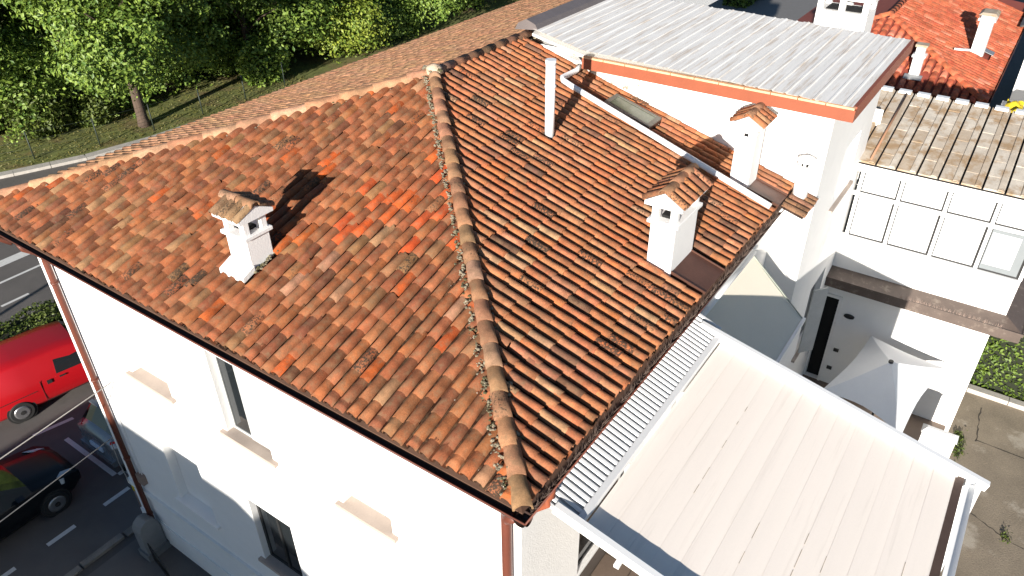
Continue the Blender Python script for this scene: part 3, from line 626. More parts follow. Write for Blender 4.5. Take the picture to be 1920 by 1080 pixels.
MB().tube([(8.62,-.06,E+.68),(8.62,-.06,E+.71),(8.62,-.06,E+.77)], [.17,.165,.03], 20).build('flue_cap', STUCCO, fl)
# large chimney behind the grey roof
bc = MB().box(13.6,14.4,.45,1.5,E-2,E+1.95)
for a in (13.6,14.28):
    for b in (.45,.93,1.38): bc.box(a,a+.12,b,b+.12,E+1.94,E+2.22)
bc.box(13.5,14.5,.35,1.6,E+2.22,E+2.32); bc = bc.build('rear_chimney', STUCCO, tower)
MB().box(13.75,14.25,.6,1.35,E+1.94,E+1.97).build('flue_opening', BLACK, bc)

# ================================================================== VERANDA WING
wing = thing('veranda_wing', 'white wing with glazed veranda above a brown skirt and stained sheet roof', 'building wing', (12.6, -2.0, 0))
w = MB(); door = (-.66, -.33, 1.22, E-4.25); 
wall_panel(w, 0, XE, (-3.79, YT), (0, E-3.55), [(-.70,-.34,1.22,E-4.28)], .14, -1)
w.add([(XE,-3.79,0),(15.6,-3.79,0),(15.6,-3.79,E-3.55),(XE,-3.79,E-3.55)], [(0,1,2,3)])
w.add([(15.6,-3.79,0),(15.6,.3,0),(15.6,.3,E-.3),(15.6,-3.79,E-.3)], [(0,1,2,3)])
w.box(XE-.0, XE+.2, -3.92, YT, E-3.52, E-2.72)            # parapet
w.box(XE+.2, 15.6, -3.92, -3.74, E-3.52, E-2.72)
ww = w.build('wall', STUCCO, wing)
MB().box(XE+.2,15.6,-3.7,YT,E-3.5,E-3.4).build('veranda_floor', FLOORT, wing)
MB().box(15.4,15.58,-3.74,.2,E-3.4,E-.3).build('veranda_back_wall', BLIND, wing)
MB().box(XE+.13,XE+.139,-.70,-.34,1.22,E-4.28).build('door', BLACK, wing)
MB().box(XE-.03,XE+.06,-.72,-.66,1.2,E-4.2).build('door_frame', STUCCO2, wing)
MB().box(XE-.03,XE+.06,-.66,-.30,E-4.28,E-4.2).build('door_head', STUCCO2, wing)
lampv = [(XE-.05, -.97+.10*math.cos(a)*(1.2), E-4.66+.055*math.sin(a)) for a in np.linspace(0, 2*math.pi, 18, endpoint=False)]
MB().prism(lampv, (.05,0,0)).build('oval_wall_lamp', DARKF, wing)
for (y, z) in ((-.90, E-5.72), (-.86, E-6.3)): MB().box(XE-.04, XE, y-.06, y+.06, z-.04, z+.04).build('socket_box', DARKF, wing)
# skirt roof under the parapet
sk = MB().hexa([(XE-.38,-4.30,E-3.80),(XE+.01,-3.85,E-3.80),(XE+.01,YT,E-3.80),(XE-.38,YT,E-3.80)], [(XE-.38,-4.30,E-3.56),(XE+.01,-3.93,E-3.44),(XE+.01,YT,E-3.44),(XE-.38,YT,E-3.56)])
sk.hexa([(XE-.38,-4.30,E-3.80),(15.6,-4.30,E-3.80),(15.6,-3.93,E-3.80),(XE+.01,-3.93,E-3.80)], [(XE-.38,-4.30,E-3.56),(15.6,-4.30,E-3.56),(15.6,-3.93,E-3.44),(XE+.01,-3.93,E-3.44)])
SKM = M('brown_skirt_sheet', (.11,.082,.068), .55, .1, var=.2, scale=3, stain=(.3,.25,.2), stain_amt=.4, stain_scale=6)
sko = sk.build('skirt', SKM, wing)
MB().box(XE-.405,XE-.381,-4.325,YT,E-3.62,E-3.545).build('skirt_drip', SKM, wing); MB().box(XE-.40,15.6,-4.33,-4.302,E-3.615,E-3.545).build('skirt_drip', SKM, wing)
g = random.Random(81); mb = MB()
for i in range(150):
    y = g.uniform(-3.9,-1.9); b0 = Vector((XE-.36,y,E-3.55)); tt = b0+Vector((g.uniform(-.03,.09),g.uniform(-.03,.03),g.uniform(.05,.09))); mb.add([b0-Vector((0,.003,0)),b0+Vector((0,.003,0)),b0+Vector((.004,0,0)),tt],[(0,1,3),(1,2,3),(2,0,3)])
tag(mb.build('bird_spikes', STEEL, sko), kind='stuff')
# glazed front
ys = [-.42,-1.24,-2.16,-3.06]
fr = MB(); fr.box(XE-.03,XE+.1,-3.92,YT-.0,E-2.72,E-2.58); fr.box(XE+.02,XE+.09,-3.92,YT,E-1.58,E-1.50); fr.box(XE-.02,XE+.12,-3.92,YT,E-1.0,E-.80)
fr = fr.build('veranda_frame', WHITEM, wing)
for y in ys+[-3.90]: MB().box(XE+.012,XE+.095,y-.035,y+.035,E-2.58,E-1.0).build('mullion', WHITEM, fr)
for i in range(len(ys)):
    a, b = ys[i]-.037, (ys+[-3.90])[i+1]+.037
    MB().box(XE+.05,XE+.056,b+.045,a-.02,E-2.54,E-1.60).build('pane', GLASSG if i == 3 else BLIND, fr)
    MB().box(XE+.053,XE+.059,b+.035,a-.02,E-1.465,E-1.01).build('transom_pane', BLIND, fr)
    for (p0, p1, q0, q1) in ((b, b+.045, E-2.58, E-1.58), (a-.02, a, E-2.58, E-1.58), (b+.045, a-.02, E-2.58, E-2.54), (b, b+.035, E-1.5, E-1.0), (b+.035, a, E-1.5, E-1.465)):
        MB().box(XE+.047,XE+.058,p0,p1,q0,q1).build('dark_gasket', DARKF, fr)
MB().box(XE+.044,XE+.0475,-3.66,-3.14,E-2.42,E-1.68).build('roller_blind', BLIND, fr)
# stained roof sheets
RW = lambda x: E-.74+.19*(x-12.45)
for i in range(12):
    y1 = .55-i*.405; y0 = y1-.365
    gw = random.Random(700+i); xa = 12.45
    while xa < 15.55:
        xb = min(15.6, xa+gw.uniform(.44, .6)); xb = 15.6 if xb > 15.4 else xb; h = gw.uniform(.026, .034)
        MB().hexa([(xa,y0,RW(xa)),(xb-.006,y0,RW(xb)),(xb-.006,y1,RW(xb)),(xa,y1,RW(xa))], [(xa,y0,RW(xa)+h+.006),(xb-.006,y0,RW(xb)+h),(xb-.006,y1,RW(xb)+h),(xa,y1,RW(xa)+h+.006)]).build('roof_plate', WINGROOF, wing); xa = xb
    q = MB().hexa([(12.45,y0+.012,RW(12.45)+.029),(15.58,y0+.012,RW(15.58)+.029),(15.58,y0+.14,RW(15.58)+.029),(12.45,y0+.14,RW(12.45)+.029)], [(12.45,y0+.03,RW(12.45)+.06),(15.58,y0+.03,RW(15.58)+.06),(15.58,y0+.12,RW(15.58)+.06),(12.45,y0+.12,RW(12.45)+.06)]); q.build('sheet_rib', WINGROOF, wing)
    MB().box(15.45,15.62,y0+.05,y1-.05,RW(15.5)+.05,RW(15.5)+.11).build('ridge_clip', WHITEM, wing)
MB().prism([(12.5,-4.3,RW(12.5)-.07),(15.6,-4.3,RW(15.6)-.07),(15.6,.6,RW(15.6)-.07),(12.5,.6,RW(12.5)-.07)], (0,0,.05)).build('roof_deck', BLACK, wing)
pipe(wing, [(12.5,-.52,RW(12.5)+.09),(15.4,-.50,RW(15.4)+.09)], .025, M('rust_rod', (.32,.17,.10), .8), 'rusty_rod', 8)

# ================================================================== PERGOLA, AWNING, UMBRELLA
perg = thing('pergola', 'large cream retractable canopy in a white frame along the right wall', 'pergola', (2.7, -1.8, E-3.33))
PS = .225; pz = lambda y: E-.60+PS*(y+.2)
X0, X1 = .74, 4.80
for (x, nm) in ((X0, 'side_beam'), (X1, 'side_beam')):
    MB().bar((x, .1, pz(.1)-.0), (x, -3.95, pz(-3.95)-.0), .09, .13).build(nm, WHITEM, perg, bevel=.006)
    MB().bar((x+(.07 if x < 2 else -.07), -.2, pz(-.2)-.02), (x+(.07 if x < 2 else -.07), -3.6, pz(-3.6)-.02), .03, .05).build('guide_rail', WHITEM, perg)
MB().box(X0+.046,X1-.046,-.24,-.16,E-.655,E-.575).build('rear_beam', WHITEM, perg)
MB().box(X0-.05,X1+.05,-3.68,-3.58,E-1.60,E-1.41).build('front_beam', M('brown_beam', (.09,.055,.04), .6), perg)
gq = MB(); n = 6
for P_ in (X0-.1, X1+.02):
    for k in range(n+1): a = math.pi*k/n; gq.v.append((P_, -3.76-.06*math.cos(a), E-1.40-.07*math.sin(a)))
gq.f = [(k,k+1,n+2+k,n+1+k) for k in range(n)]; gq.sm = [True]*n; gq.build('front_gutter', WHITEM, perg)
NP = 13; ya = -.26; step = (3.575-.26)/NP
for i in range(NP):
    y1 = ya-i*step; y0 = y1-step+.006
    xs = np.linspace(X0+.06, X1-.06, 9); ts = np.linspace(0, 1, 6); sag = random.Random(90+i).uniform(.0025, .005)
    v, f = grid_mesh(xs, ts, lambda x, t: (x, y1+(y0-y1)*t, pz(y1+(y0-y1)*t)-.045+sag*math.sin(math.pi*t)+.001*math.sin(x*2+i)))
    mb = MB().add(v, f, True); mb.add([(a, b, c-.006) for a, b, c in v], f, True); mb.build('fabric_panel', FABRIC, perg)
    gs = random.Random(200+i)
    MB().box(X0+.07, X1-.07, y0-.009, y0+.003, pz(y0)-.056, pz(y0)-.047).build('seam', FABRIC, perg)
    if i in (2, 5, 7, 8, 11):
        x = gs.uniform(.9, 2.4)
        for q in range(gs.randint(2, 5)):
            l = gs.uniform(.06, .3); MB().box(x, x+l, y0-.006, y0+.003, pz(y0)-.0465, pz(y0)-.043).build('dirt_line', FABSTAIN, perg); x += l+gs.uniform(.03, .4)
# slatted strip between wall and canopy
ns = 46
for i in range(ns):
    x = X0-.06+i*(X1-X0+.28)/ns
    MB().hexa([(x,-.165,E-.60),(x+.058,-.165,E-.60),(x+.058,.30,E-.44),(x,.30,E-.44)], [(x+.008,-.165,E-.585),(x+.05,-.165,E-.585),(x+.05,.30,E-.425),(x+.008,.30,E-.425)]).build('slat', WHITEM, perg)
MB().prism([(X0-.06,-.16,E-.615),(X1+.2,-.16,E-.615),(X1+.2,.31,E-.455),(X0-.06,.31,E-.455)], (0,0,.008)).build('slat_backing', GREYF, perg)
for x in (X0, X1): MB().box(x-.05,x+.05,-3.68,-3.58,E-3.33,E-1.5).build('post', WHITEM, perg)
MB().prism([(X1-.03,-3.90,E-3.345),(X1-.03,.28,E-3.345),(X1-.03,.28,pz(.28)-.06),(X1-.03,-3.90,pz(-3.90)-.06)], (.018,0,0)).build('side_curtain', UMB, perg)
for y in (-.75,-1.75): MB().box(X0-.12,X0-.045,y-.03,y+.03,pz(y)-.10,pz(y)-.05).build('bracket', WHITEM, perg)

awn = thing('wall_awning', 'pale fabric awning on the wall beyond the pergola, half in shade', 'awning', (6.3, .3, E-1.8))
v, f = grid_mesh(np.linspace(5.0,7.66,7), np.linspace(0,1,7), lambda x, t: (x, .30-1.09*t, E-.84-.98*t-.03*math.sin(math.pi*t)))
mb = MB().add(v, f, True); mb.add([(a,b,c-.006) for a,b,c in v], f, True); mb.build('fabric', FABRIC2, awn)
MB().bar((4.95,-.80,E-1.83),(7.70,-.80,E-1.83),.05,.07).build('front_bar', WHITEM, awn)
MB().tube([(4.95,.29,E-.80),(7.70,.29,E-.80)],.05,10).build('roller', WHITEM, awn)
MB().bar((7.665,.28,E-.85),(7.665,-.79,E-1.815),.02,.015).build('side_hem', M('green_grey_hem', (.30,.32,.27), .8), awn)
for x in (5.05,7.6): MB().bar((x,.30,E-1.9),(x,-.78,E-1.86),.03,.03).build('arm', WHITEM, awn)

um = thing('parasol', 'white rectangular parasol in the courtyard below the veranda', 'parasol', (11.05,-2.2,1.2))
cr = [Vector((12.5,-1.56,E-4.93)),Vector((9.85,-1.14,E-4.93)),Vector((9.38,-2.87,E-4.93)),Vector((12.17,-3.28,E-4.93))]; hub = Vector((11.0,-2.2,E-4.42))
for i in range(4):
    a, b = cr[i], cr[(i+1) % 4]; N_ = 8; vs_ = []; fs_ = []
    for p in range(N_+1):
        for q in range(N_+1):
            t = p/N_; s_ = q/N_; e = a.lerp(b, s_); edge_pull = .12*math.sin(math.pi*s_)
            P_ = hub.lerp(e, t*(1-edge_pull*t)); P_.z -= .018*math.sin(math.pi*t); vs_.append(P_)
    n_ = N_+1
    for p in range(N_):
        for q in range(N_): fs_.append((p*n_+q,(p+1)*n_+q,(p+1)*n_+q+1,p*n_+q+1))
    MB().add(vs_, fs_, True).build('canopy_panel', UMB, um)
    MB().tube([hub-Vector((0,0,.06)), (hub+a)/2-Vector((0,0,.08)), a-Vector((0,0,.02))], .012, 6).build('rib', WHITEM, um)
MB().tube([hub-Vector((0,0,.02)), hub+Vector((0,0,.03))], .05, 12).build('finial', DARKF, um)
MB().tube([(11.0,-2.2,1.22), hub], .025, 10).build('pole', DARKF, um)
MB().box(10.7,11.3,-2.5,-1.9,1.2,1.28).build('base', DARKF, um)
gp = thing('garden_wall', 'low white masonry wall end beside the parasol', 'wall', (10.5,-3.5,1.2))
MB().box(10.42,10.66,-3.86,-3.22,0,E-5.45).build('masonry', STUCCO, gp)
MB().hexa([(10.39,-3.89,E-5.45),(10.69,-3.89,E-5.45),(10.69,-3.19,E-5.45),(10.39,-3.19,E-5.45)],[(10.50,-3.80,E-5.37),(10.58,-3.80,E-5.37),(10.58,-3.28,E-5.37),(10.50,-3.28,E-5.37)]).build('coping', STUCCO, gp)

# ================================================================== NEIGHBOUR HOUSES
NZ = E-2.5
nb = thing('red_roofed_house', 'white house under a newer bright red tiled hip roof behind the wing', 'house', (29,2.1,0))
nx0, nx1, ny0, ny1 = 23.0, 38.0, -1.87, 6.1; nk = .33; nh = (ny1-ny0)/2; nzr = NZ+nk*nh
MB().box(nx0+.5,nx1-.5,ny0+.5,ny1-.5,0,NZ-.05).build('wall', STUCCO2, nb)
nroof = MB().add([(nx0,ny0,NZ),(nx1,ny0,NZ),(nx1,ny1,NZ),(nx0,ny1,NZ),(nx0+nh,ny0+nh,nzr),(nx1-nh,ny0+nh,nzr)], [(0,3,4),(0,4,5,1),(1,5,2),(2,5,4,3),(0,1,2,3)]).build('roof', M('red_roof_deck', (.25,.05,.03), .9), nb)
NPAL = [((.43,.098,.047), 30), ((.48,.12,.06), 18), ((.36,.078,.038), 12), ((.54,.18,.11), 8)]
na, _ = slope_tiles((nx0,ny0,NZ), (1,0,nk), (0,1,0), (-nk,0,1), .1, ny1-ny0-.1, lambda c: min(c, ny1-ny0-c), .27, .36, t0=-.03, pal=NPAL, wearp=.01, seed=91, jit=.3, blocks=[(1.9,2.7,.6,1.1)])
nc, _ = slope_tiles((nx0,ny0,NZ), (0,1,nk), (-1,0,0), (0,-nk,1), -12.5, -.1, lambda c: min(-c, nh), .27, .36, t0=-.03, pal=NPAL, wearp=.01, seed=92, jit=.3, blocks=[(-5.05,-4.2,.5,1.2)])
lay(na+nc, nroof)
cap_tiles((nx0+.05,ny0+.05,NZ+.08),(nx0+nh,ny0+nh,nzr+.08), nroof, 'hip_tile', seed=93, mat_pal=[((.50,.13,.06),1),((.46,.11,.05),1)], wearp=0, expo=.38, rad=.13)
cap_tiles((nx0+.05,ny1-.05,NZ+.08),(nx0+nh,ny0+nh,nzr+.08), nroof, 'hip_tile', seed=94, mat_pal=[((.50,.13,.06),1)], wearp=0, expo=.38, rad=.13)
cap_tiles((nx1-nh,ny0+nh,nzr+.06),(nx0+nh,ny0+nh,nzr+.06), nroof, 'ridge_tile', seed=95, mat_pal=[((.50,.13,.06),1)], wearp=0, expo=.4, rad=.13)
for a, b, iv in (((nx0-.1,ny0-.1,NZ),(nx0-.1,ny1,NZ),(1,0,0)), ((nx0-.1,ny0-.1,NZ-.001),(nx1,ny0-.1,NZ-.001),(0,1,0))): gutter(nb, a, b, iv)
wc = MB().box(27.15,27.85,-1.15,-.75,NZ+.1,E-.95); wc.box(27.08,27.92,-1.22,-.68,E-.95,E-.88); wc.box(27.15,27.85,-1.15,-.75,E-.88,E-.76); wc = wc.build('chimney', STUCCO2, nb)
MB().hexa([(27.05,-1.25,E-.76),(27.95,-1.25,E-.76),(27.95,-.65,E-.76),(27.05,-.65,E-.76)],[(27.15,-1.15,E-.68),(27.85,-1.15,E-.68),(27.85,-.75,E-.68),(27.15,-.75,E-.68)]).build('cap_slab', WINGROOF, wc)
LEAD = M('lead_flashing', (.28,.29,.30), .5, .4)
MB().prism([(27.85,-1.45,NZ+nk*(.42)+.12),(28.3,-1.45,NZ+nk*.42+.12),(28.3,-.9,NZ+nk*.97+.12),(27.85,-.9,NZ+nk*.97+.12)], (0,0,.02)).build('flashing', LEAD, wc)
sc_ = MB().box(23.75,24.05,.28,.58,NZ+.1,E-1.55); sc_.box(23.70,24.10,.23,.63,E-1.55,E-1.48); sc_.box(23.77,24.03,.30,.56,E-1.48,E-1.22); sc_ = sc_.build('chimney', STUCCO2, nb)
MB().box(23.72,24.08,.25,.61,E-1.22,E-1.14).build('cap_slab', WINGROOF, sc_)
MB().prism([(23.5,.15,NZ+nk*.5+.12),(23.76,.15,NZ+nk*.76+.12),(23.76,.7,NZ+nk*.76+.12),(23.5,.7,NZ+nk*.5+.12)], (0,0,.02)).build('flashing', LEAD, sc_)
MB().bar((26.2,-.35,NZ+nk*1.5+.25),(27.0,-.85,NZ+nk*1.0+.25),.1,.06).build('roof_pipe', WHITEP, nb)
wb = thing('white_gable_building', 'plain white building with brown eaves at the top right corner', 'building', (38,-6,0))
MB().box(33,46,-11,-2.35,0,E-2.2).build('wall', STUCCO, wb)
MB().prism([(32.5,-11.5,E-2.2),(32.5,-1.8,E-2.2),(32.5,-6.6,E-.5)], (14,0,0)).build('roof', SKM, wb)
for y in (-4.0,-6.0): MB().box(32.97,33.02,y-.4,y+.4,3.6,4.9).build('window', GLASS, wb)
lt = thing('low_white_shed', 'low white lean-to roof beside the solar panel', 'shed', (26,-4.2,0))
MB().box(24.6,31,-7,-3.2,0,E-4.4).build('wall', STUCCO2, lt)
MB().prism([(24.3,-7.2,E-4.4),(31.2,-7.2,E-4.4),(31.2,-2.9,E-4.4),(24.3,-2.9,E-4.4)], (0,0,.12)).build('roof', STUCCO2, lt)
for k in range(3):
    x0 = 24.7+k*1.12; pvp = thing('solar_panel', ['blue solar panel nearest the stained sheet roof, at right edge','blue solar panel second in the row at right edge','blue solar panel farthest back in the row'][k], 'solar panel', (x0, -3.6, E-4.2), 'solar panels on the low shed')
    MB().prism([(x0,-4.6,E-4.1),(x0+1.05,-4.6,E-4.1),(x0+1.05,-2.95,E-3.9),(x0,-2.95,E-3.9)], (0,0,.03)).build('frame', WHITEM, pvp)
    for i in range(4):
        for j in range(6):
            a = x0+.04+i*.245; b = -4.56+j*.265; zz = lambda y: E-3.9+(y+2.95)*.2/1.65+.031
            MB().prism([(a,b,zz(b)),(a+.235,b,zz(b)),(a+.235,b+.255,zz(b+.255)),(a,b+.255,zz(b+.255))], (0,0,.004)).build('cell', PV, pvp)
yc = thing('yellow_tarpaulin', 'crumpled yellow tarpaulin beside the solar panels', 'tarpaulin', (27.6,-2.6,E-4.1))
v, f = grid_mesh(np.linspace(27.0,28.6,12), np.linspace(-2.9,-2.35,7), lambda x, y: (x, y, E-3.9+.10*math.sin(x*9)+.08*math.cos(y*13+x*5)))
mb = MB().add(v, f, True); mb.add([(a,b,c-.02) for a,b,c in v], f, True); mb.build('cloth', YELLOW, yc)
MB().box(26.8,28.9,-3.0,-2.2,E-4.28,E-4.05).build('trestle', WHITEM, yc)
# house across the street, behind the viewpoint: it throws the shade on the lower facade
ac = thing('house_across_the_street', 'white hip roofed house across the street behind the viewpoint', 'house', (-27,1.3,0))
MB().box(-31,-22,-5.2,9.6,0,6.2).build('wall', STUCCO, ac)
MB().add([(-31.6,-5.8,6.2),(-21.4,-5.8,6.2),(-21.4,10.2,6.2),(-31.6,10.2,6.2),(-26.5,-.2,9.9+1.0),(-26.5,3.6,9.9+1.0)], [(0,4,5,3),(0,1,4),(1,2,5,4),(2,3,5),(0,3,2,1)]).build('roof', nroof.data.materials[0], ac)
# ================================================================== VEGETATION
def leaves(name, pts, size, mat, parent=None, nrm=None, aspect=.62):
    pts = np.asarray(pts); n = len(pts); a = rng.normal(size=(n, 3)); 
    if nrm is not None: a = a*.75+nrm
    a /= np.linalg.norm(a, axis=1, keepdims=True); b = np.cross(a, rng.normal(size=(n, 3))); b /= np.linalg.norm(b, axis=1, keepdims=True); c = np.cross(a, b)
    s = size*rng.uniform(.6, 1.35, size=(n, 1)); b = b*s; c = c*s*aspect
    v = np.stack([pts-b, pts-c*.9+b*.1+a*s*.12, pts+b, pts+c*.9+b*.1+a*s*.12], 1).reshape(-1, 3)
    me = bpy.data.meshes.new(name); me.from_pydata(v.tolist(), [], [(4*i, 4*i+1, 4*i+2, 4*i+3) for i in range(n)]); me.materials.append(mat)
    o = bpy.data.objects.new(name, me); COL.objects.link(o)
    if parent: o.parent = parent
    return o
def crown_pts(n_clump, per, cz, rx, rz, seed, clump=.42):
    g_ = np.random.default_rng(seed); pts = []; nr = []; lob = []
    for i in range(11):
        a = g_.uniform(0, 2*math.pi); rr = g_.uniform(.25, .75)*rx; lob.append((rr*math.cos(a), rr*math.sin(a), cz+g_.uniform(-.75, .8)*rz, g_.uniform(.36, .6)))
    for i in range(n_clump):
        l = lob[g_.integers(len(lob))]; dv = g_.normal(size=3); dv /= np.linalg.norm(dv); k = g_.uniform(.25, 1.1)**.5
        ctr = np.array(l[:3])+dv*np.array((rx, rx, rz*.8))*l[3]*k; m_ = int(per*g_.uniform(.5, 1.5)); q = g_.normal(size=(m_, 3))*clump*g_.uniform(.5, 1.1)
        pts.append(ctr+q*np.array((1, 1, .7))); nn = q*.5/clump+dv*1.0+np.array((0, 0, .5)); nr.append(nn)
    return np.concatenate(pts), np.concatenate(nr)
def tree_mesh(seed, H, rx, rz, cz, mat, nclump=560, per=72, leaf=.098):
    p, nr = crown_pts(nclump, per, cz, rx, rz, seed); cr_ = leaves('crown', p, leaf, mat, None, nr)
    g_ = random.Random(seed); mb = MB(); top = Vector((g_.uniform(-.4,.4), g_.uniform(-.4,.4), cz+rz*.5))
    mb.tube([(0,0,-.1),(.05,0,.5),(g_.uniform(-.15,.15),g_.uniform(-.15,.15),cz*.5), top*.8, top], [.34,.25,.21,.14,.05], 9)
    for i in range(9):
        a = g_.uniform(0, 6.28); z = cz-rz*.6+i*rz*.16; e = Vector((math.cos(a)*rx*.75, math.sin(a)*rx*.75, z+rz*.45)); b0 = top*(z/top.z*.95) if top.z else Vector((0,0,z)); b0 = Vector((b0.x, b0.y, min(z, top.z*.9)))
        mb.tube([b0, b0.lerp(e, .5)+Vector((0,0,.2)), e], [.09,.06,.02], 5)
    tr = mb.build('trunk', BARK); return cr_, tr
protos = [tree_mesh(301, 10, 4.6, 4.2, 5.2, LEAF), tree_mesh(302, 10, 4.2, 4.3, 5.4, LEAF)]
protos += [tree_mesh(304, 6, 3.3, 2.6, 2.6, LEAFY, nclump=520, per=40), tree_mesh(305, 7, 3.6, 3.0, 2.9, LEAF, nclump=520, per=40)]
used = [False]*4
def tree(loc, k, rz, sc, label, name='street_tree'):
    t = thing(name, label, 'tree', loc, 'trees beyond the road'); t.rotation_euler.z = rz; t.scale = (sc, sc, sc)
    for src in protos[k]:
        o = src if not used[k] else src.copy()
        if used[k]: COL.objects.link(o)
        o.parent = t; o.matrix_parent_inverse = Matrix()
    used[k] = True
TREES = [((9.6,37.2,.1),0,.3,1.0,'leafy green tree at far left edge beyond the fence'), ((14.7,32.2,.1),1,1.4,1.0,'big leafy tree with the bare trunk showing above the roof edge'),
 ((18.6,35.6,.1),0,2.4,1.05,'dense green tree right behind the bare trunk'), ((22.6,33.6,.1),1,3.6,.86,'lower green tree with branches hanging over the grass slope'),
 ((29.0,32.7,.1),2,.8,1.05,'yellow-green sunlit tree just above the roof edge'), ((27.0,38.0,.1),3,5.0,1.25,'dark green tree in shade behind the yellow-green tree'),
 ((34.5,39.0,.1),3,4.1,1.3,'dark shaded tree right of the yellow-green tree'), ((44,36.5,.1),1,1.9,1.0,'dark tree near the top of the roof ridge'), ((52,37,.1),0,.9,1.0,'farthest dark tree toward the top middle'),
 ((34.8,32.4,.1),3,.7,1.0,'low shaded tree against the roof edge right of the yellow-green tree'), ((41.0,32.2,.1),3,5.2,1.0,'shaded tree low behind the upper roof edge'), ((47.6,32.0,.1),3,2.6,1.1,'shaded tree above the end of the tiled ridge'), ((55,32,.1),3,3.3,1.1,'last tree along the road toward the top middle'),
 ((11.8,40.2,.1),3,1.2,1.25,'bushy tree filling the gap at the left behind the shrub'), ((17.6,39.6,.1),3,2.2,1.35,'bushy dark tree behind the bare trunk, low in the shade'), ((25.0,34.8,.1),3,.4,1.2,'bushy shaded tree left of the yellow-green tree'), ((6.5,41.0,.1),3,3.9,1.4,'bushy tree in the far left top corner'),
 ((14.2,41.5,.1),1,.2,1.2,'tall tree behind the left corner tree'), ((22.5,40.5,.1),0,4.4,1.15,'tall tree in the second row behind the bare trunk'), ((35,46,.1),1,3.0,1.3,'tall shaded tree at the back of the grove'), ((45,46,.1),0,2.0,1.3,'tall shaded tree behind the tree by the roof ridge')]
for a in TREES: tree(*a)
def bush(name, label, cat, loc, n, rad, size, mat, seed, group=None):
    g_ = np.random.default_rng(seed); t = thing(name, label, cat, loc, group); q = g_.normal(size=(n, 3)); q /= np.linalg.norm(q, axis=1, keepdims=True); q *= g_.uniform(.5, 1, (n, 1))
    p = q*np.array(rad)+np.array(loc)+np.array((0, 0, rad[2]*.8)); p[:, 2] = np.maximum(p[:, 2], loc[2]+.05); o = leaves('foliage', p, size, mat, None, q*.7+np.array((0, 0, .4))); o.parent = t; o.matrix_parent_inverse = Matrix.Translation(-Vector(loc))
    mb = MB(); 
    for i in range(6): mb.tube([Vector(loc), Vector(loc)+Vector((g_.uniform(-.5,.5)*rad[0], g_.uniform(-.5,.5)*rad[1], rad[2]*1.1))], [.03,.01], 5)
    mb.build('stems', BARK, t)
bush('shrub', 'arching shrub by the fence below the left tree', 'shrub', (11.4,35.2,.1), 2600, (1.5,1.4,1.5), .11, LEAFH, 401, 'shrubs by the fence')
bush('shrub', 'low dark shrub at the fence under the left tree', 'shrub', (13.6,34.6,.1), 1800, (1.2,1.2,.9), .10, LEAFH, 402, 'shrubs by the fence')
bush('shrub', 'leafy shrub between the trunk and the roof edge', 'shrub', (22.3,32.2,.1), 2600, (1.6,1.2,1.5), .12, LEAF, 403, 'shrubs by the fence')
def hedge(name, label, x0, x1, y0, y1, z1, n, size, mat, seed, face=None):
    t = thing(name, label, 'hedge', ((x0+x1)/2, (y0+y1)/2, 0)); g_ = np.random.default_rng(seed); q = g_.uniform(-1, 1, (n, 3)); k = g_.integers(0, 3, n); q[np.arange(n), k] = np.sign(q[np.arange(n), k])*g_.uniform(.82, 1.02, n)
    q[:, 2] = np.where(k == 2, np.abs(q[:, 2]), q[:, 2]); bumpy = 1+.10*np.sin(q[:, :1]*9+q[:, 1:2]*7)+.06*np.sin(q[:, :1]*31)
    p = np.stack([(x0+x1)/2+q[:, 0]*(x1-x0)/2, (y0+y1)/2+q[:, 1]*(y1-y0)/2*bumpy[:, 0], (.5+.5*q[:, 2])*z1*bumpy[:, 0]], 1); nr = np.zeros((n, 3)); nr[np.arange(n), k] = np.sign(q[np.arange(n), k])
    o = leaves('foliage', p, size, mat, None, nr*.9+np.array((0, 0, .25))); o.parent = t; o.matrix_parent_inverse = Matrix.Translation(-WL[t.name])
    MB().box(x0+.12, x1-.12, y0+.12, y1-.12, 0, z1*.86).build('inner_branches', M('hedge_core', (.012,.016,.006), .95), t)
hedge('median_hedge', 'clipped green hedge behind the red van', -8, 7, 18.75, 19.9, 1.05, 24000, .055, LEAFH, 411)
hedge('ivy_hedge', 'thick ivy hedge along the concrete lot at right edge', 16.2, 18.6, -13, -2.6, 2.3, 60000, .05, LEAFI, 412)
hedge('far_hedge', 'small clipped hedge by the road at the top edge', 52.5, 58, 15.8, 17.6, 1.0, 3000, .12, LEAFI, 413)
# grass tufts on the verge
n = 6000; gx = rng.uniform(6, 24, n); gy = np.interp(gx, [q[0] for q in ROADFAR], [q[1] for q in ROADFAR])+.6+rng.uniform(0, 1, n)**1.2*7
p = np.stack([gx, gy, np.full(n, .16)], 1); nr = np.tile((0., 0, .2), (n, 1)); tag(leaves('grass', p, .04, GRASS, None, nr), kind='stuff', label='patchy short grass on the slope beyond the road', cat='grass')
g_ = np.random.default_rng(77); wx = []
for cx, cy, k, sp_ in ((13.75,-4.15,160,.12),(13.3,-4.2,120,.14),(13.95,-4.1,80,.08),(10.6,-4.25,220,.25),(11.4,-4.4,120,.15),(11.05,-5.5,60,.1)):
    wx.append(np.stack([g_.normal(cx,sp_,k), g_.normal(cy,sp_*.5,k), g_.uniform(.01,.07,k)], 1))
tag(leaves('weeds', np.concatenate(wx), .03, LEAFH, None, None), kind='stuff', label='small weeds in the concrete by the wall', cat='weeds')
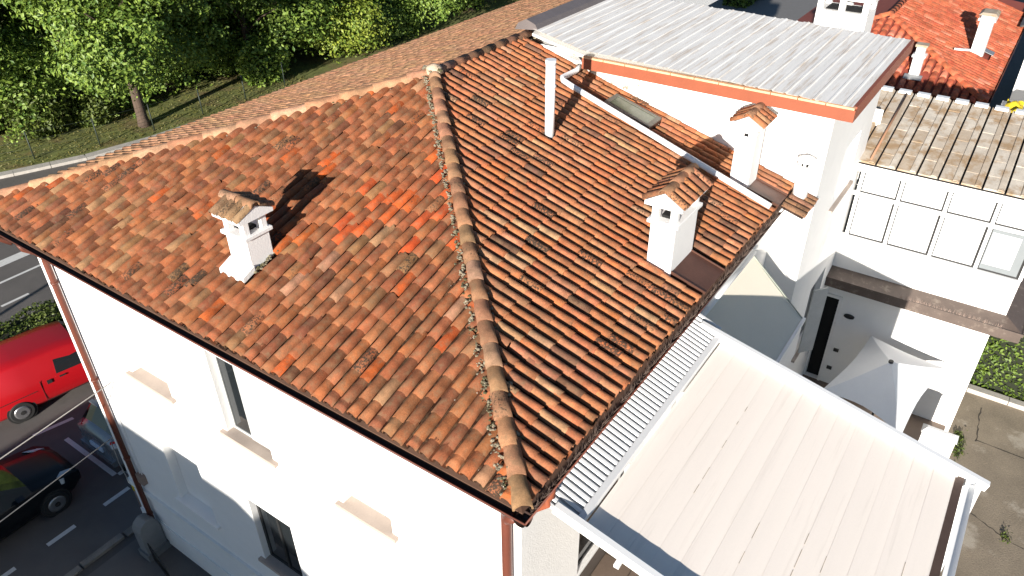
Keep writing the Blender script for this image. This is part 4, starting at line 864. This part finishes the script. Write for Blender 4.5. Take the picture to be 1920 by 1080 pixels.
# fence on the verge
fc = thing('mesh_fence', 'thin dark wire fence on green posts along the grass', 'fence', (14,31.6,0))
fp = [(7.2,34.0),(9.6,32.8),(12.1,31.75),(14.6,31.25),(17.2,31.0),(19.8,30.9),(22.4,30.8)]
DGREEN = M('dark_green_wire', (.02,.03,.022), .6)
for x, y in fp: MB().tube([(x,y,.1),(x,y,1.45)], .03, 8).build('post', DGREEN, fc)
for z in (.3,.65,1.0,1.38): MB().tube([(x,y,z) for x, y in fp], .006, 4).build('wire', DGREEN, fc)
# ================================================================== STREET THINGS
lp = thing('street_lamp', 'tall street lamp out on the median whose shadow crosses the road', 'street lamp', (-9,19.2,0))
MB().tube([(-9,19.2,0),(-9,19.2,8.5),(-9,19.8,9.0),(-9,20.8,9.1)], [.09,.06,.05,.04], 10).build('pole', STEEL, lp)
MB().box(-9.12,-8.88,20.7,21.3,9.04,9.14).build('lamp_head', STEEL, lp)
gpil = thing('gate_pillar', 'grey gate pillar with rounded top at the house corner', 'pillar', (.2,9.95,0))
pr = [(0,0),(0,.42),(.06,.56),(.2,.64),(.34,.60),(.42,.48),(.46,.3),(.46,0)]
MB().prism([(-.06+a, 9.80, b+.45*(b>.1)) for a, b in pr], (0,.30,0)).build('shaft', M('grey_render', (.20,.20,.195), .9, var=.15), gpil, bevel=.012)
MB().box(-.1,.44,9.76,10.14,.0,.2).build('base', M('grey_render_base', (.16,.16,.155), .9, var=.15), gpil)
gt = thing('iron_gate', 'dark iron gate leaf beside the rounded pillar', 'gate', (0,9.4,0))
for i in range(8): MB().tube([(-.02-i*.02,9.7-i*.12,.08),(-.02-i*.02,9.7-i*.12,.62)], .012, 6).build('bar', DARKF, gt)
for z in (.12,.58): MB().tube([(-.02,9.7,z),(-.17,8.85,z)], .016, 6).build('rail', DARKF, gt)
sg = thing('marker_post', 'thin pole with a yellow band by the kerb at the house corner', 'post', (.62,11.05,0))
MB().tube([(.62,11.06,0),(.62,11.06,1.1)], .025, 8).build('pole', STEEL, sg); MB().tube([(.62,11.06,.82),(.62,11.06,1.0)], .03, 8).build('band', YELLOW, sg)
def sagged(a, b, sag, n=16):
    a, b = Vector(a), Vector(b); return [a.lerp(b, i/n)-Vector((0,0,sag*math.sin(math.pi*i/n))) for i in range(n+1)]
c1 = tag(MB().tube(sagged((.40,9.42,E-3.0), (-11.80,9.52,E-3.90), .1), .011, 6).build('power_cable', CABLE), 'upper grey power cable running left from the brown downpipe', 'cable')
c2 = tag(MB().tube(sagged((.40,10.45,E-5.0), (-13.62,8.85,E-4.70), .1), .011, 6).build('power_cable', CABLE), 'lower grey cable reaching the wall above the black car', 'cable')
c3 = tag(MB().tube([(.40,10.42,E-5.0),(.36,10.48,E-5.15),(.37,10.56,E-5.8),(.40,10.54,E-6.35),(.42,10.4,E-6.5)], .009, 6).build('cable_drop', CABLE), 'thin cable looping down at the left edge of the wall', 'cable')
# ---- vehicles: lofted shells facing +X
def vehicle(name, label, loc, st, paint, wheels, wr, winj, glass_side, tail=None, extras=None, sc=1):
    """st: stations (x, half width, z bottom, z belt, z top, half width at top); glass_side: list of station spans that are side windows"""
    t = thing(name, label, 'car' if 'van' not in name else 'van', loc); ox, oy, oz = loc; body = MB(); gl_ = MB(); n = 15
    def ring(s):
        x, hw, zb, zl, zt, ht = s; half = [(hw*.90,zb),(hw*.985,zb+.12),(hw,(zb+zl)*.5),(hw*.985,zl-.03),(hw*.965,zl),(ht+.02,zt-.09),(ht-.06,zt-.02),(ht*.5,zt+.005)]
        return [Vector((ox+x, oy+y, oz+z)) for y, z in half]+[Vector((ox+x, oy-y, oz+z)) for y, z in half[::-1]]
    rings = [ring(s) for s in st]; m_ = len(rings[0])
    idx_side = (4, m_-6)
    for i in range(len(st)-1):
        for k in range(m_):
            k2 = (k+1) % m_; quad = [rings[i][k], rings[i+1][k], rings[i+1][k2], rings[i][k2]]
            isg = (k in (4, 10) and i in glass_side) or (i in winj and 5 <= k <= 9) or (i in winj and k in (4, 10))
            (gl_ if isg else body).add(quad, [(0,1,2,3)], True)
    for e in (0, -1): body.add(rings[e], [tuple(range(m_)) if e else tuple(range(m_))[::-1]], False)
    bo = body.build('body', paint, t); bm = bmesh.new(); bm.from_mesh(bo.data); bmesh.ops.remove_doubles(bm, verts=bm.verts, dist=.002); bmesh.ops.recalc_face_normals(bm, faces=bm.faces); bm.to_mesh(bo.data); bm.free()
    if gl_.f: gl_.build('windows', GLASS, t)
    hwm = max(s[1] for s in st)
    for wx in wheels:
        for sg_ in (-1, 1):
            y = oy+sg_*(hwm-.06); arch = MB().tube([(ox+wx, y-sg_*.15, oz+wr), (ox+wx, y+sg_*.052, oz+wr)], wr*1.16, 22).build('wheel_arch', TYRE, t)
            wo = MB().tube([(ox+wx, y-sg_*.1, oz+wr), (ox+wx, y+sg_*.06, oz+wr), (ox+wx, y+sg_*.085, oz+wr)], [wr, wr, wr*.9], 24).build('wheel', TYRE, t)
            MB().tube([(ox+wx, y+sg_*.05, oz+wr), (ox+wx, y+sg_*.092, oz+wr), (ox+wx, y+sg_*.10, oz+wr)], [wr*.66, wr*.64, wr*.5], 20).build('rim', RIM, wo)
            MB().tube([(ox+wx, y+sg_*.09, oz+wr), (ox+wx, y+sg_*.115, oz+wr)], wr*.2, 12).build('hub', TYRE, wo)
    return t
van = vehicle('red_van', 'red panel van driving on the road beside the hedge', (1.85,17.3,0),
 [(-1.97,.72,.42,.95,1.40,.62),(-1.95,.80,.30,.95,1.56,.68),(-1.85,.845,.26,.97,1.64,.72),(-.9,.85,.24,.97,1.67,.73),(.1,.85,.24,.97,1.67,.73),(.55,.85,.24,.96,1.62,.72),(1.15,.84,.25,.95,1.12,.70),(1.35,.83,.25,.92,1.0,.69),(1.85,.78,.28,.76,.82,.62),(1.97,.70,.36,.62,.68,.55)], CARRED, (-1.25,1.25), .31, (5,), (5,))
vx, vy = 1.85, 17.3
MB().hexa([(vx-.18,vy-.858,1.0),(vx+.72,vy-.852,.98),(vx+.50,vy-.755,1.40),(vx-.12,vy-.762,1.44)],[(vx-.18,vy-.80,1.0),(vx+.72,vy-.80,.98),(vx+.50,vy-.70,1.40),(vx-.12,vy-.70,1.44)]).build('side_window', GLASS, van)
MB().box(vx-.14,vx+.02,vy-.872,vy-.84,.86,.895).build('door_handle', DARKF, van)
MB().box(vx-.46,vx-.34,vy-.868,vy-.84,.80,.91).build('fuel_cap', DARKF, van)
MB().box(vx-2.03,vx-1.87,vy-.80,vy+.80,.28,.46).build('rear_bumper', TYRE, van)
MB().box(vx-1.82,vx-.75,vy-.861,vy-.845,.72,.732).build('side_rail', DARKF, van)
for x in (-.62, .78): MB().box(vx+x,vx+x+.008,vy-.858,vy-.845,.32,.98).build('door_gap', DARKF, van)
MB().box(vx-.62,vx+.78,vy-.856,vy-.845,.312,.32).build('door_gap', DARKF, van)
for s_ in (-1,1): MB().box(vx-1.985,vx-1.88,vy+s_*.80-.04,vy+s_*.80+.04,.85,1.2).build('tail_lamp', TAIL, van)
MB().box(vx+.72,vx+.86,vy-1.0,vy-.86,.98,1.14).build('mirror', CARRED, van)
van.location = (2.08,17.08,0); van.rotation_euler.z = R(-10.5)
suv = vehicle('silver_car', 'dark silver car parked against the house corner, tail toward the viewer', (3.05,13.3,0),
 [(-2.05,.66,.45,.82,.90,.55),(-2.02,.80,.34,.92,1.02,.60),(-1.86,.86,.28,.95,1.12,.62),(-1.55,.88,.25,.97,1.52,.60),(-1.15,.88,.24,.97,1.60,.62),(.3,.88,.24,.96,1.60,.62),(1.0,.87,.25,.95,1.1,.62),(1.9,.82,.28,.80,.86,.6),(2.1,.7,.36,.66,.7,.5)], CARGREY, (-1.3,1.3), .33, (2,), (3,4,5))
sx, sy = 3.05, 13.3
for s in (-1,1): MB().hexa([(sx-2.04,sy+s*.60,.82),(sx-1.74,sy+s*.885,.82),(sx-1.72,sy+s*.875,1.02),(sx-1.98,sy+s*.62,1.0)],[(sx-1.98,sy+s*.58,.82),(sx-1.70,sy+s*.84,.82),(sx-1.70,sy+s*.83,1.02),(sx-1.94,sy+s*.58,1.0)]).build('tail_lamp', TAIL, suv)
MB().box(sx-2.09,sx-2.03,sy-.26,sy+.26,.56,.68).build('number_plate', PLATE, suv)
MB().box(sx-2.12,sx-1.95,sy-.72,sy+.72,.34,.5).build('rear_bumper', CARGREY, suv)
MB().bar((sx-1.60,sy-.55,1.50),(sx-1.60,sy+.55,1.50),.1,.03).build('spoiler', CARGREY, suv)
blk = vehicle('black_car', 'black hatchback parked in shade behind the silver car', (-1.75,13.6,0),
 [(-2.05,.70,.4,.8,.9,.55),(-1.95,.82,.28,.9,1.05,.6),(-1.55,.86,.24,.95,1.40,.58),(-.9,.87,.23,.95,1.48,.60),(.2,.87,.23,.94,1.46,.60),(1.0,.86,.24,.93,1.0,.62),(1.8,.81,.27,.80,.84,.58),(2.05,.68,.34,.64,.68,.5)], CARBLACK, (-1.28,1.3), .31, (1,4), (2,3,4))
for s in (-1,1): MB().hexa([(-1.75+1.72,13.6+s*.58,.62),(-1.75+1.95,13.6+s*.60,.60),(-1.75+1.62,13.6+s*.835,.66),(-1.75+1.50,13.6+s*.80,.68)],[(-1.75+1.72,13.6+s*.56,.80),(-1.75+1.93,13.6+s*.58,.74),(-1.75+1.64,13.6+s*.83,.80),(-1.75+1.48,13.6+s*.79,.84)]).build('head_lamp', CLEAR, blk)
MB().box(-1.75+.62,-1.75+.78,13.6-1.03,13.6-.86,.95,1.08).build('mirror', CARBLACK, blk); MB().box(-1.75+.62,-1.75+.78,13.6+.86,13.6+1.03,.95,1.08).build('mirror', CARBLACK, blk)
